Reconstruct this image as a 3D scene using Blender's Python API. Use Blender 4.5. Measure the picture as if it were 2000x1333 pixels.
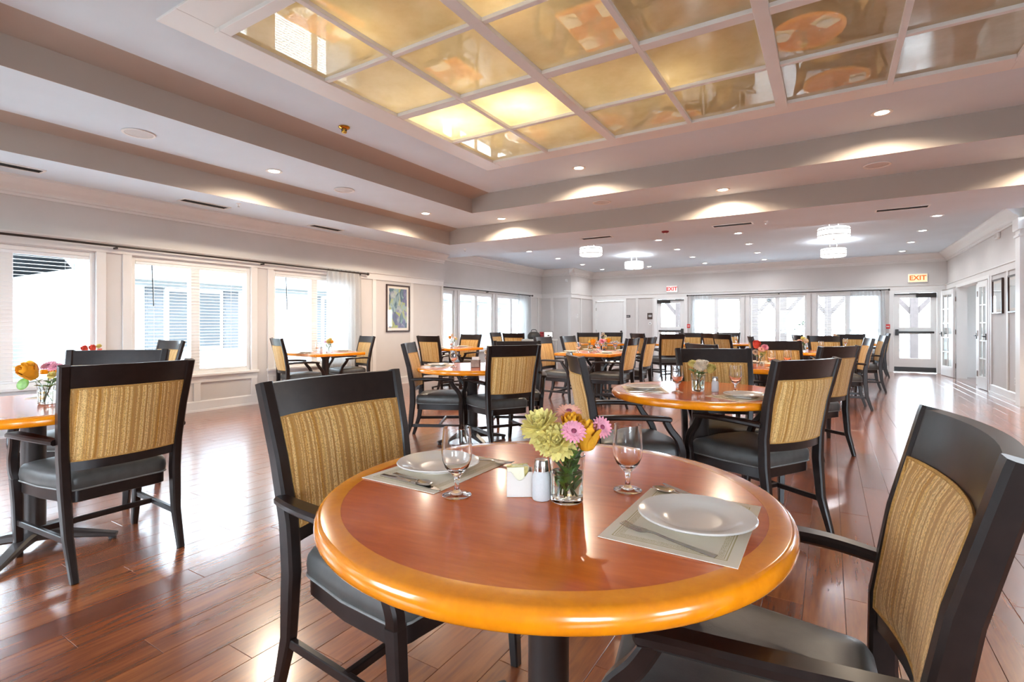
import bpy, bmesh, math, random
from math import sin, cos, pi, radians, sqrt
from mathutils import Vector, Matrix

random.seed(7)
for o in list(bpy.data.objects):
    bpy.data.objects.remove(o)
SC = bpy.context.scene
COL = SC.collection

# ------------------------------------------------------------------ camera
cd = bpy.data.cameras.new('camera')
cam = bpy.data.objects.new('camera', cd)
COL.objects.link(cam)
cd.sensor_width = 36.0
cd.lens = 18.0                       # 1000 px at 2000 px width
cd.shift_y = -(666.5 - 636.0) / 2000.0
cd.clip_start = 0.02
cd.clip_end = 300
cam.location = (0, 0, 1.2)
cam.rotation_euler = (radians(90), 0, radians(31.8))
SC.camera = cam

# ------------------------------------------------------------------ sky
W = bpy.data.worlds.new('overcast_sky')
SC.world = W
W.use_nodes = True
bg = W.node_tree.nodes['Background']
bg.inputs[0].default_value = (0.74, 0.87, 1.0, 1)
bg.inputs[1].default_value = 13.5

# ------------------------------------------------------------------ exposure
SC.view_settings.view_transform = 'Standard'
SC.view_settings.look = 'None'
SC.view_settings.gamma = 1.0
SC.view_settings.use_curve_mapping = False
SC.view_settings.exposure = 0.92
DOWNLIGHT_W = 120.0
FARLIGHT_W = 24.0
PENDANT_E = 1.1

# ------------------------------------------------------------------ room numbers (metres)
XL, XF, XR, XN = -7.46, -8.0, 2.47, 4.96
YN, YE, YB, YP = -2.0, 9.05, 16.4, 10.6
Z0, Z1, Z2, ZF = 2.80, 3.105, 3.405, 3.00
TT = 2.22                            # top of the picture rail band
TZ = 0.775                           # table height

# ================================================================== materials
MATS = {}


def new_mat(name):
    m = bpy.data.materials.new(name)
    m.use_nodes = True
    nt = m.node_tree
    p = nt.nodes['Principled BSDF']
    MATS[name] = m
    return m, nt, p


def node(nt, typ, **kw):
    n = nt.nodes.new(typ)
    for k, v in kw.items():
        if k in n.inputs:
            n.inputs[k].default_value = v
        else:
            setattr(n, k, v)
    return n


def ramp(nt, stops, fac):
    r = nt.nodes.new('ShaderNodeValToRGB')
    e = r.color_ramp.elements
    while len(e) < len(stops):
        e.new(0.5)
    for el, (pos, c) in zip(e, stops):
        el.position = pos
        el.color = (c[0], c[1], c[2], 1)
    nt.links.new(fac, r.inputs['Fac'])
    return r


def plain(name, col, rough=0.5, metal=0.0, coat=0.0, var=0.06, scale=18.0, spec=None, bump=0.0):
    m, nt, p = new_mat(name)
    tc = node(nt, 'ShaderNodeTexCoord')
    nz = node(nt, 'ShaderNodeTexNoise', Scale=scale, Detail=3.0)
    nt.links.new(tc.outputs['Object'], nz.inputs['Vector'])
    a = [max(0, c * (1 - var)) for c in col]
    b = [min(1, c * (1 + var)) for c in col]
    r = ramp(nt, [(0.3, a), (0.7, b)], nz.outputs['Fac'])
    nt.links.new(r.outputs['Color'], p.inputs['Base Color'])
    p.inputs['Roughness'].default_value = rough
    p.inputs['Metallic'].default_value = metal
    p.inputs['Coat Weight'].default_value = coat
    p.inputs['Coat Roughness'].default_value = 0.08
    if spec is not None:
        p.inputs['Specular IOR Level'].default_value = spec
    if bump:
        bp = node(nt, 'ShaderNodeBump', Strength=bump, Distance=0.002)
        n2 = node(nt, 'ShaderNodeTexNoise', Scale=scale * 12, Detail=2.0)
        nt.links.new(tc.outputs['Object'], n2.inputs['Vector'])
        nt.links.new(n2.outputs['Fac'], bp.inputs['Height'])
        nt.links.new(bp.outputs['Normal'], p.inputs['Normal'])
    return m


def emissive(name, col, strength, base=(0.9, 0.9, 0.9)):
    m, nt, p = new_mat(name)
    p.inputs['Base Color'].default_value = (*base, 1)
    p.inputs['Emission Color'].default_value = (*col, 1)
    p.inputs['Emission Strength'].default_value = strength
    return m


plain('wall_paint', (0.63, 0.595, 0.57), 0.75, var=0.02, scale=3, bump=0.05)
plain('panel_paint', (0.68, 0.645, 0.62), 0.6, var=0.02, scale=3)
plain('trim_paint', (0.74, 0.715, 0.69), 0.45, var=0.015, scale=4)
plain('white_paint', (0.82, 0.81, 0.79), 0.4, var=0.015, scale=4)
plain('ceiling_paint', (0.70, 0.785, 0.86), 0.8, var=0.02, scale=2, bump=0.04)
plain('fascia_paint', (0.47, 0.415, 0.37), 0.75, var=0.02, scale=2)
plain('dark_wood', (0.016, 0.0095, 0.0080), 0.30, coat=0.05, var=0.25, scale=30, spec=0.38)
plain('pedestal_metal', (0.040, 0.031, 0.028), 0.35, var=0.1, scale=10)
plain('vinyl', (0.078, 0.075, 0.070), 0.38, var=0.12, scale=25, bump=0.12)
plain('piping_vinyl', (0.20, 0.195, 0.185), 0.4, var=0.1, scale=60)
plain('gold_piping', (0.50, 0.27, 0.07), 0.75, var=0.25, scale=160)
plain('ceramic', (0.72, 0.67, 0.61), 0.16, coat=0.3, var=0.01)
plain('steel', (0.55, 0.52, 0.48), 0.16, metal=1.0, var=0.05, scale=40)
plain('chrome_cap', (0.50, 0.46, 0.43), 0.18, metal=1.0, var=0.08, scale=60)
plain('brass', (0.55, 0.31, 0.05), 0.22, metal=1.0, var=0.1, scale=30)
plain('dark_metal', (0.020, 0.014, 0.011), 0.35, var=0.2, scale=30)
plain('hinge_metal', (0.16, 0.09, 0.06), 0.4, metal=0.6, var=0.2, scale=30)
plain('salt', (0.58, 0.57, 0.56), 0.8, var=0.03, scale=300)
plain('paper', (0.80, 0.74, 0.55), 0.7, var=0.06, scale=80)
plain('yellow_paper', (0.80, 0.66, 0.24), 0.7, var=0.2, scale=120)
plain('stem_green', (0.055, 0.10, 0.025), 0.5, var=0.3, scale=60)
plain('leaf_green', (0.13, 0.26, 0.04), 0.45, var=0.3, scale=60)
plain('petal_yellow', (0.74, 0.62, 0.20), 0.6, var=0.12, scale=80)
plain('petal_orange', (0.93, 0.45, 0.03), 0.55, var=0.15, scale=60)
plain('petal_pink', (0.82, 0.33, 0.42), 0.6, var=0.2, scale=60)
plain('petal_peach', (0.90, 0.45, 0.33), 0.6, var=0.15, scale=60)
plain('petal_red', (0.72, 0.10, 0.06), 0.6, var=0.2, scale=60)
plain('petal_cream', (0.80, 0.66, 0.50), 0.6, var=0.2, scale=60)
plain('petal_lilac', (0.62, 0.44, 0.66), 0.6, var=0.2, scale=60)
plain('flower_eye', (0.30, 0.05, 0.10), 0.8, var=0.3, scale=200)
plain('grille_paint', (0.66, 0.64, 0.63), 0.6, var=0.03)
plain('vent_dark', (0.03, 0.028, 0.026), 0.6, var=0.2)
plain('picture_frame', (0.045, 0.018, 0.012), 0.35, var=0.3, scale=30)
plain('mat_board', (0.80, 0.75, 0.68), 0.8, var=0.02)
plain('blind_white', (0.86, 0.87, 0.88), 0.45, var=0.01)
plain('sign_red', (0.70, 0.06, 0.05), 0.5, var=0.05)
plain('sign_brown', (0.07, 0.045, 0.035), 0.4, var=0.1)
plain('sign_black', (0.02, 0.02, 0.02), 0.4, var=0.1)
plain('rubber_black', (0.015, 0.015, 0.016), 0.5, var=0.2)
plain('cart_grey', (0.33, 0.35, 0.37), 0.45, var=0.05)
plain('cloth_red', (0.22, 0.012, 0.02), 0.8, var=0.2)
plain('screen_glass', (0.75, 0.80, 0.85), 0.1, var=0.03)
plain('ext_wall', (0.34, 0.35, 0.36), 0.8, var=0.02)
plain('ext_roof', (0.10, 0.105, 0.115), 0.9, var=0.12, scale=9)
plain('ext_shutter', (0.075, 0.078, 0.085), 0.7, var=0.05)
plain('ext_glass', (0.06, 0.065, 0.07), 0.15, var=0.05)
plain('ext_ground', (0.22, 0.225, 0.20), 0.95, var=0.15, scale=1.5)
plain('pergola_wood', (0.075, 0.056, 0.053), 0.8, var=0.15, scale=12)
plain('shrub_leaf', (0.03, 0.045, 0.02), 0.7, var=0.4, scale=8)
emissive('lamp_lens', (1.0, 0.86, 0.66), 14.0)
emissive('lamp_lens_cool', (1.0, 0.96, 0.90), 14.0)
emissive('drum_shade', (1.0, 0.98, 0.95), PENDANT_E)
emissive('exit_glow_red', (1.0, 0.03, 0.01), 0.30, (0.35, 0.01, 0.01))
emissive('exit_glow_orange', (1.0, 0.16, 0.0), 0.40, (0.5, 0.06, 0.0))
emissive('exit_face_orange', (1.0, 0.70, 0.40), 0.35, (0.8, 0.6, 0.4))
emissive('exit_face_red', (1.0, 0.65, 0.60), 0.25, (0.8, 0.72, 0.70))


def wood_mat(name, cols, rough, coat, stretch, scale=1.0, coord='Object', rand=None, bump=0.05, wavy=2.0, spec=0.5):
    """grain runs along the axis with the small stretch value"""
    m, nt, p = new_mat(name)
    if coord == 'World':
        g = node(nt, 'ShaderNodeNewGeometry')
        src = g.outputs['Position']
    else:
        src = node(nt, 'ShaderNodeTexCoord').outputs['Object']
    mp = node(nt, 'ShaderNodeMapping')
    mp.inputs['Scale'].default_value = [s * scale for s in stretch]
    nt.links.new(src, mp.inputs['Vector'])
    vec = mp.outputs['Vector']
    rnd = None
    if rand:
        if rand == 'object':
            rnd = node(nt, 'ShaderNodeObjectInfo').outputs['Random']
        else:
            rnd = node(nt, 'ShaderNodeNewGeometry').outputs['Random Per Island']
        mul = node(nt, 'ShaderNodeMath', operation='MULTIPLY')
        nt.links.new(rnd, mul.inputs[0])
        mul.inputs[1].default_value = 40.0
        cb = node(nt, 'ShaderNodeCombineXYZ')
        for i in range(3):
            nt.links.new(mul.outputs[0], cb.inputs[i])
        ad = node(nt, 'ShaderNodeVectorMath', operation='ADD')
        nt.links.new(vec, ad.inputs[0])
        nt.links.new(cb.outputs[0], ad.inputs[1])
        vec = ad.outputs[0]
    n1 = node(nt, 'ShaderNodeTexNoise', Scale=1.0, Detail=5.0, Roughness=0.6, Distortion=wavy * 0.3)
    nt.links.new(vec, n1.inputs['Vector'])
    n2 = node(nt, 'ShaderNodeTexNoise', Scale=6.0, Detail=3.0, Roughness=0.6)
    nt.links.new(vec, n2.inputs['Vector'])
    mx = node(nt, 'ShaderNodeMix', data_type='FLOAT')
    mx.inputs[0].default_value = 0.35
    nt.links.new(n1.outputs['Fac'], mx.inputs[2])
    nt.links.new(n2.outputs['Fac'], mx.inputs[3])
    fac = mx.outputs[0]
    if rnd is not None:
        m2 = node(nt, 'ShaderNodeMath', operation='MULTIPLY_ADD')
        nt.links.new(rnd, m2.inputs[0])
        m2.inputs[1].default_value = 0.16
        nt.links.new(fac, m2.inputs[2])
        m3 = node(nt, 'ShaderNodeMath', operation='SUBTRACT')
        nt.links.new(m2.outputs[0], m3.inputs[0])
        m3.inputs[1].default_value = 0.08
        fac = m3.outputs[0]
    k = len(cols)
    r = ramp(nt, [(0.30 + 0.40 * i / (k - 1), c) for i, c in enumerate(cols)], fac)
    nt.links.new(r.outputs['Color'], p.inputs['Base Color'])
    p.inputs['Roughness'].default_value = rough
    p.inputs['Coat Weight'].default_value = coat
    p.inputs['Coat Roughness'].default_value = 0.17 if rand else 0.10
    p.inputs['Specular IOR Level'].default_value = spec
    if bump:
        bp = node(nt, 'ShaderNodeBump', Strength=bump, Distance=0.004)
        nt.links.new(n2.outputs['Fac'], bp.inputs['Height'])
        nt.links.new(bp.outputs['Normal'], p.inputs['Normal'])
    return m


FLOOR_COLS = [(0.125, 0.034, 0.016), (0.20, 0.056, 0.022), (0.30, 0.088, 0.028), (0.38, 0.125, 0.036)]
wood_mat('plank_wood', FLOOR_COLS, 0.26, 0.9, (9.0, 0.7, 1.0), 1.0, 'World', 'object', bump=0.012, wavy=0.5)
wood_mat('plank_wood_far', FLOOR_COLS, 0.26, 0.9, (9.0, 0.7, 1.0), 1.0, 'World', 'island', bump=0.012, wavy=0.5)
wood_mat('cherry_top', [(0.50, 0.082, 0.004), (0.62, 0.112, 0.006), (0.73, 0.145, 0.010)], 0.20, 0.30, (2.0, 11.0, 4.0), 1.0, bump=0.0, wavy=4.0)
wood_mat('honey_edge', [(0.76, 0.215, 0.002), (0.86, 0.265, 0.003), (0.93, 0.320, 0.005)], 0.20, 0.6, (9.0, 9.0, 9.0), 1.0, bump=0.0)


def fabric_mat(name):
    m, nt, p = new_mat(name)
    tc = node(nt, 'ShaderNodeTexCoord')
    mp = node(nt, 'ShaderNodeMapping')
    mp.inputs['Scale'].default_value = (0.0, 62.0, 0.12)
    nt.links.new(tc.outputs['Object'], mp.inputs['Vector'])
    n1 = node(nt, 'ShaderNodeTexNoise', Scale=1.0, Detail=2.5, Roughness=0.7)
    nt.links.new(mp.outputs[0], n1.inputs['Vector'])
    r = ramp(nt, [(0.28, (0.22, 0.085, 0.010)), (0.37, (0.62, 0.29, 0.030)), (0.43, (0.80, 0.50, 0.15)),
                  (0.51, (0.86, 0.60, 0.27)), (0.55, (0.60, 0.28, 0.03)), (0.60, (0.84, 0.56, 0.24)), (0.70, (0.46, 0.19, 0.012))],
             n1.outputs['Fac'])
    mp2 = node(nt, 'ShaderNodeMapping')
    mp2.inputs['Scale'].default_value = (1.0, 330.0, 210.0)
    nt.links.new(tc.outputs['Object'], mp2.inputs['Vector'])
    n2 = node(nt, 'ShaderNodeTexNoise', Scale=1.0, Detail=2.0)
    nt.links.new(mp2.outputs[0], n2.inputs['Vector'])
    r2 = ramp(nt, [(0.34, (0.52, 0.45, 0.38)), (0.55, (1, 1, 1)), (0.68, (1.0, 1.0, 1.0))], n2.outputs['Fac'])
    mx = node(nt, 'ShaderNodeMix', data_type='RGBA', blend_type='MULTIPLY')
    mx.inputs[0].default_value = 1.0
    nt.links.new(r.outputs['Color'], mx.inputs[6])
    nt.links.new(r2.outputs['Color'], mx.inputs[7])
    mp3 = node(nt, 'ShaderNodeMapping')
    mp3.inputs['Scale'].default_value = (0.0, 46.0, 0.06)
    mp3.inputs['Location'].default_value = (3.3, 1.7, 9.1)
    nt.links.new(tc.outputs['Object'], mp3.inputs['Vector'])
    n3 = node(nt, 'ShaderNodeTexNoise', Scale=1.0, Detail=0.0)
    nt.links.new(mp3.outputs[0], n3.inputs['Vector'])
    r3 = ramp(nt, [(0.34, (0.8, 0.8, 0.8)), (0.385, (0, 0, 0)), (0.565, (0, 0, 0)), (0.61, (0.85, 0.85, 0.85)), (0.65, (0.85, 0.85, 0.85)), (0.69, (0, 0, 0))], n3.outputs['Fac'])
    jit = node(nt, 'ShaderNodeMath', operation='MULTIPLY')
    nt.links.new(r3.outputs['Color'], jit.inputs[0])
    r4 = ramp(nt, [(0.36, (0.35, 0.35, 0.35)), (0.55, (1, 1, 1))], n2.outputs['Fac'])
    nt.links.new(r4.outputs['Color'], jit.inputs[1])
    ms = node(nt, 'ShaderNodeMix', data_type='RGBA')
    nt.links.new(jit.outputs[0], ms.inputs[0])
    nt.links.new(mx.outputs[2], ms.inputs[6])
    ms.inputs[7].default_value = (0.38, 0.15, 0.008, 1)
    nt.links.new(ms.outputs[2], p.inputs['Base Color'])
    p.inputs['Roughness'].default_value = 0.85
    p.inputs['Sheen Weight'].default_value = 0.2
    bp = node(nt, 'ShaderNodeBump', Strength=0.5, Distance=0.003)
    nt.links.new(n2.outputs['Fac'], bp.inputs['Height'])
    nt.links.new(bp.outputs['Normal'], p.inputs['Normal'])


fabric_mat('stripe_fabric')


def thin_glass(name, tint=(1, 1, 1), refl=1.0):
    m, nt, p = new_mat(name)
    nt.nodes.remove(p)
    out = nt.nodes['Material Output']
    tr = node(nt, 'ShaderNodeBsdfTransparent')
    tr.inputs[0].default_value = (*tint, 1)
    gl = node(nt, 'ShaderNodeBsdfGlossy', Roughness=0.02)
    fr = node(nt, 'ShaderNodeFresnel', IOR=1.45)
    nz = node(nt, 'ShaderNodeTexNoise', Scale=3.0)
    mul = node(nt, 'ShaderNodeMath', operation='MULTIPLY')
    nt.links.new(fr.outputs[0], mul.inputs[0])
    ge = node(nt, 'ShaderNodeNewGeometry')
    fb = node(nt, 'ShaderNodeMath', operation='MULTIPLY_ADD')
    nt.links.new(ge.outputs['Backfacing'], fb.inputs[0])
    fb.inputs[1].default_value = -refl
    fb.inputs[2].default_value = refl
    nt.links.new(fb.outputs[0], mul.inputs[1])
    mx = node(nt, 'ShaderNodeMixShader')
    nt.links.new(mul.outputs[0], mx.inputs[0])
    nt.links.new(tr.outputs[0], mx.inputs[1])
    nt.links.new(gl.outputs[0], mx.inputs[2])
    nt.links.new(mx.outputs[0], out.inputs[0])


thin_glass('window_glass', (0.96, 0.98, 0.98), 0.7)
thin_glass('picture_glass', (1, 1, 1), 1.0)


def clear_glass(name, col, ior, rough=0.0):
    m, nt, p = new_mat(name)
    p.inputs['Base Color'].default_value = (*col, 1)
    p.inputs['Transmission Weight'].default_value = 1.0
    p.inputs['Roughness'].default_value = rough
    p.inputs['IOR'].default_value = ior


clear_glass('drinking_glass', (0.99, 0.99, 0.99), 1.40)
clear_glass('vase_glass', (0.95, 0.98, 0.96), 1.40)
clear_glass('water', (0.90, 0.93, 0.86), 1.33)


def sheer_mat():
    m, nt, p = new_mat('sheer_cloth')
    nt.nodes.remove(p)
    out = nt.nodes['Material Output']
    tr = node(nt, 'ShaderNodeBsdfTransparent')
    tl = node(nt, 'ShaderNodeBsdfTranslucent')
    tl.inputs[0].default_value = (0.42, 0.42, 0.42, 1)
    df = node(nt, 'ShaderNodeBsdfDiffuse')
    df.inputs[0].default_value = (0.86, 0.85, 0.84, 1)
    tc = node(nt, 'ShaderNodeTexCoord')
    nz = node(nt, 'ShaderNodeTexNoise', Scale=60.0, Detail=2.0)
    nt.links.new(tc.outputs['Object'], nz.inputs['Vector'])
    r = ramp(nt, [(0.3, (0.03, 0.03, 0.03)), (0.7, (0.09, 0.09, 0.09))], nz.outputs['Fac'])
    m1 = node(nt, 'ShaderNodeMixShader')
    m1.inputs[0].default_value = 0.45
    nt.links.new(tl.outputs[0], m1.inputs[1])
    nt.links.new(df.outputs[0], m1.inputs[2])
    m2 = node(nt, 'ShaderNodeMixShader')
    nt.links.new(r.outputs['Color'], m2.inputs[0])
    nt.links.new(m1.outputs[0], m2.inputs[1])
    nt.links.new(tr.outputs[0], m2.inputs[2])
    nt.links.new(m2.outputs[0], out.inputs[0])


sheer_mat()


def amber_mat():
    """antiqued amber glass: lets the lamps above through, shiny below"""
    m, nt, p = new_mat('amber_glass')
    nt.nodes.remove(p)
    out = nt.nodes['Material Output']
    tc = node(nt, 'ShaderNodeNewGeometry')
    nz = node(nt, 'ShaderNodeTexNoise', Scale=5.0, Detail=8.0, Roughness=0.65)
    nt.links.new(tc.outputs['Position'], nz.inputs['Vector'])
    r = ramp(nt, [(0.3, (0.47, 0.40, 0.27)), (0.5, (0.55, 0.48, 0.34)), (0.7, (0.62, 0.55, 0.42))], nz.outputs['Fac'])
    df = node(nt, 'ShaderNodeBsdfDiffuse')
    tl = node(nt, 'ShaderNodeBsdfTranslucent')
    nt.links.new(r.outputs['Color'], df.inputs[0])
    r2 = ramp(nt, [(0.3, (0.90, 0.82, 0.62)), (0.7, (0.95, 0.90, 0.76))], nz.outputs['Fac'])
    nt.links.new(r2.outputs['Color'], tl.inputs[0])
    m1 = node(nt, 'ShaderNodeMixShader')
    m1.inputs[0].default_value = 0.45
    nt.links.new(df.outputs[0], m1.inputs[1])
    nt.links.new(tl.outputs[0], m1.inputs[2])
    gl = node(nt, 'ShaderNodeBsdfGlossy', Roughness=0.012)
    gl.inputs[0].default_value = (0.95, 0.93, 0.88, 1)
    fr = node(nt, 'ShaderNodeFresnel', IOR=2.3)
    ge = node(nt, 'ShaderNodeNewGeometry')
    fb = node(nt, 'ShaderNodeMath', operation='SUBTRACT')
    fb.inputs[0].default_value = 1.0
    nt.links.new(ge.outputs['Backfacing'], fb.inputs[1])
    fm = node(nt, 'ShaderNodeMath', operation='MULTIPLY')
    nt.links.new(fr.outputs[0], fm.inputs[0])
    nt.links.new(fb.outputs[0], fm.inputs[1])
    m2 = node(nt, 'ShaderNodeMixShader')
    nt.links.new(fm.outputs[0], m2.inputs[0])
    nt.links.new(m1.outputs[0], m2.inputs[1])
    nt.links.new(gl.outputs[0], m2.inputs[2])
    nt.links.new(m2.outputs[0], out.inputs[0])


amber_mat()


def art_mat(name, stops, scale=7.0):
    m, nt, p = new_mat(name)
    tc = node(nt, 'ShaderNodeTexCoord')
    mp = node(nt, 'ShaderNodeMapping')
    mp.inputs['Scale'].default_value = (1, 1.2, 0.7)
    nt.links.new(tc.outputs['Object'], mp.inputs['Vector'])
    nz = node(nt, 'ShaderNodeTexNoise', Scale=scale, Detail=3.0, Distortion=1.4)
    nt.links.new(mp.outputs[0], nz.inputs['Vector'])
    vo = node(nt, 'ShaderNodeTexVoronoi', Scale=scale * 1.1)
    nt.links.new(mp.outputs[0], vo.inputs['Vector'])
    sp = node(nt, 'ShaderNodeSeparateColor')
    nt.links.new(vo.outputs['Color'], sp.inputs[0])
    mx = node(nt, 'ShaderNodeMix', data_type='FLOAT')
    mx.inputs[0].default_value = 0.6
    nt.links.new(nz.outputs['Fac'], mx.inputs[2])
    nt.links.new(sp.outputs[0], mx.inputs[3])
    r = ramp(nt, stops, mx.outputs[0])
    nt.links.new(r.outputs['Color'], p.inputs['Base Color'])
    p.inputs['Roughness'].default_value = 0.6


art_mat('art_abstract', [(0.05, (0.03, 0.05, 0.07)), (0.30, (0.08, 0.15, 0.20)), (0.40, (0.30, 0.42, 0.44)), (0.5, (0.38, 0.42, 0.12)),
                         (0.60, (0.42, 0.48, 0.46)), (0.72, (0.16, 0.16, 0.32)), (0.9, (0.05, 0.18, 0.11))])
art_mat('art_pale', [(0.1, (0.62, 0.66, 0.66)), (0.5, (0.75, 0.76, 0.72)), (0.9, (0.50, 0.58, 0.60))], 5.0)


def placemat_mat():
    m, nt, p = new_mat('placemat_paper')
    tc = node(nt, 'ShaderNodeTexCoord')
    sx = node(nt, 'ShaderNodeSeparateXYZ')
    nt.links.new(tc.outputs['Object'], sx.inputs[0])

    def M(op, a, b=None, c=None):
        n = node(nt, 'ShaderNodeMath', operation=op)
        for i, v in enumerate((a, b, c)):
            if v is None:
                continue
            if isinstance(v, (int, float)):
                n.inputs[i].default_value = v
            else:
                nt.links.new(v, n.inputs[i])
        return n.outputs[0]
    dx = M('SUBTRACT', 0.13, M('ABSOLUTE', sx.outputs[0]))
    dy = M('SUBTRACT', 0.18, M('ABSOLUTE', sx.outputs[1]))
    d = M('MINIMUM', dx, dy)
    l1 = M('COMPARE', d, 0.022, 0.0012)
    l2 = M('COMPARE', d, 0.027, 0.0008)
    nz = node(nt, 'ShaderNodeTexNoise', Scale=700.0, Detail=2.0)
    nt.links.new(tc.outputs['Object'], nz.inputs['Vector'])
    l3 = M('MULTIPLY', M('COMPARE', d, 0.0345, 0.0055), M('GREATER_THAN', nz.outputs['Fac'], 0.52))
    f = M('MAXIMUM', M('MAXIMUM', l1, l2), l3)
    mx = node(nt, 'ShaderNodeMix', data_type='RGBA')
    nt.links.new(f, mx.inputs[0])
    mx.inputs[6].default_value = (0.80, 0.70, 0.55, 1)
    mx.inputs[7].default_value = (0.52, 0.41, 0.20, 1)
    nt.links.new(mx.outputs[2], p.inputs['Base Color'])
    p.inputs['Roughness'].default_value = 0.75


placemat_mat()


# ================================================================== mesh helpers
class MB:
    def __init__(self):
        self.v = []
        self.f = []

    def add(self, vs, fs):
        n = len(self.v)
        self.v += [tuple(q) for q in vs]
        self.f += [tuple(i + n for i in q) for q in fs]
        return self

    def box(self, x0, x1, y0, y1, z0, z1, ch=0.0):
        if x0 > x1: x0, x1 = x1, x0
        if y0 > y1: y0, y1 = y1, y0
        if z0 > z1: z0, z1 = z1, z0
        if ch <= 0:
            vs = [(x, y, z) for z in (z0, z1) for y in (y0, y1) for x in (x0, x1)]
            fs = [(0, 2, 3, 1), (4, 5, 7, 6), (0, 1, 5, 4), (2, 6, 7, 3), (0, 4, 6, 2), (1, 3, 7, 5)]
            return self.add(vs, fs)
        # chamfered box through a bmesh
        bm = bmesh.new()
        bmesh.ops.create_cube(bm, size=1)
        for v in bm.verts:
            v.co = ((x0 + x1) / 2 + v.co.x * (x1 - x0), (y0 + y1) / 2 + v.co.y * (y1 - y0), (z0 + z1) / 2 + v.co.z * (z1 - z0))
        bmesh.ops.bevel(bm, geom=bm.edges[:], offset=ch, segments=1, affect='EDGES', profile=0.5)
        bm.verts.index_update()
        self.add([v.co[:] for v in bm.verts], [[v.index for v in f.verts] for f in bm.faces])
        bm.free()
        return self

    def loft(self, rings, closed=True, caps=True):
        """rings: list of equal-length point lists"""
        n = len(rings[0])
        vs = [q for r in rings for q in r]
        fs = []
        m = n if closed else n - 1
        for i in range(len(rings) - 1):
            for j in range(m):
                k = (j + 1) % n
                fs.append((i * n + j, i * n + k, (i + 1) * n + k, (i + 1) * n + j))
        if caps:
            fs.append(tuple(range(n))[::-1])
            fs.append(tuple((len(rings) - 1) * n + j for j in range(n)))
        return self.add(vs, fs)

    def sweep(self, path, side, w, h, ch=0.25, caps=True, loop=False, round_n=0):
        """rectangle (w along side, h along the other normal) or circle swept along a path; w, h may be lists"""
        P = [Vector(q) for q in path]
        n = len(P)
        rings = []
        for i, q in enumerate(P):
            if loop:
                t = P[(i + 1) % n] - P[i - 1]
            else:
                t = P[min(i + 1, n - 1)] - P[max(i - 1, 0)]
            t.normalize()
            s = Vector(side)
            s = s - t * s.dot(t)
            s.normalize()
            nn = t.cross(s)
            ww = w[i] if isinstance(w, (list, tuple)) else w
            hh = h[i] if isinstance(h, (list, tuple)) else h
            if round_n:
                pts = [(cos(2 * pi * k / round_n) * ww / 2, sin(2 * pi * k / round_n) * hh / 2) for k in range(round_n)]
            else:
                c = ch * min(ww, hh)
                a, b = ww / 2, hh / 2
                pts = [(a, -b + c), (a, b - c), (a - c, b), (-a + c, b), (-a, b - c), (-a, -b + c), (-a + c, -b), (a - c, -b)]
            rings.append([q + s * x + nn * y for x, y in pts])
        if loop:
            rings.append(rings[0])
            return self.loft(rings, caps=False)
        return self.loft(rings, caps=caps)

    def tube(self, path, r, n=8, loop=False):
        P = [Vector(q) for q in path]
        d = (P[-1] - P[0]) if not loop else Vector((0, 0, 1))
        side = Vector((0, 0, 1)) if abs(d.normalized().z) < 0.9 else Vector((1, 0, 0))
        if loop:
            side = Vector((0.13, 0.21, 0.97))
        rr = [2 * q for q in r] if isinstance(r, (list, tuple)) else 2 * r
        return self.sweep(path, side, rr, rr, loop=loop, round_n=n)

    def lathe(self, prof, n=24, cx=0, cy=0, cz=0, a0=0.0):
        """prof: (r, z) list; r==0 ends collapse to a point"""
        vs, fs = [], []
        idx = []
        for r, z in prof:
            if r <= 1e-6:
                idx.append([len(vs)])
                vs.append((cx, cy, cz + z))
            else:
                idx.append(list(range(len(vs), len(vs) + n)))
                vs += [(cx + r * cos(a0 + 2 * pi * k / n), cy + r * sin(a0 + 2 * pi * k / n), cz + z) for k in range(n)]
        for a, b in zip(idx[:-1], idx[1:]):
            for k in range(n):
                k2 = (k + 1) % n
                if len(a) == 1 and len(b) == 1:
                    continue
                if len(a) == 1:
                    fs.append((a[0], b[k2], b[k]))
                elif len(b) == 1:
                    fs.append((a[k], a[k2], b[0]))
                else:
                    fs.append((a[k], a[k2], b[k2], b[k]))
        return self.add(vs, fs)

    def prism(self, prof, axis, a0, a1):
        """2-D profile extruded along x or y.  axis 'y': prof = (x, z); axis 'x': prof = (y, z)"""
        if axis == 'y':
            r0 = [(p, a0, q) for p, q in prof]
            r1 = [(p, a1, q) for p, q in prof]
        elif axis == 'x':
            r0 = [(a0, p, q) for p, q in prof]
            r1 = [(a1, p, q) for p, q in prof]
        else:
            r0 = [(p, q, a0) for p, q in prof]
            r1 = [(p, q, a1) for p, q in prof]
        return self.loft([r0, r1])

    def xform(self, mat):
        self.v = [tuple(mat @ Vector(q)) for q in self.v]
        return self

    def mesh(self, name, mat, smooth=None):
        me = bpy.data.meshes.new(name)
        me.from_pydata(self.v, [], self.f)
        me.materials.append(MATS[mat])
        bm = bmesh.new()
        bm.from_mesh(me)
        bmesh.ops.recalc_face_normals(bm, faces=bm.faces)
        bm.to_mesh(me)
        bm.free()
        if smooth is not None:
            me.polygons.foreach_set('use_smooth', [True] * len(me.polygons))
            me.set_sharp_from_angle(angle=radians(smooth))
        return me

    def obj(self, name, mat, parent=None, smooth=None):
        return link(name, self.mesh(name, mat, smooth), parent)


def link(name, me, parent=None):
    o = bpy.data.objects.new(name, me)
    COL.objects.link(o)
    if parent is not None:
        o.parent = parent
    return o


def tag(o, label=None, cat=None, group=None, kind=None):
    if label: o['label'] = label
    if cat: o['category'] = cat
    if group: o['group'] = group
    if kind: o['kind'] = kind
    return o


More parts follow.
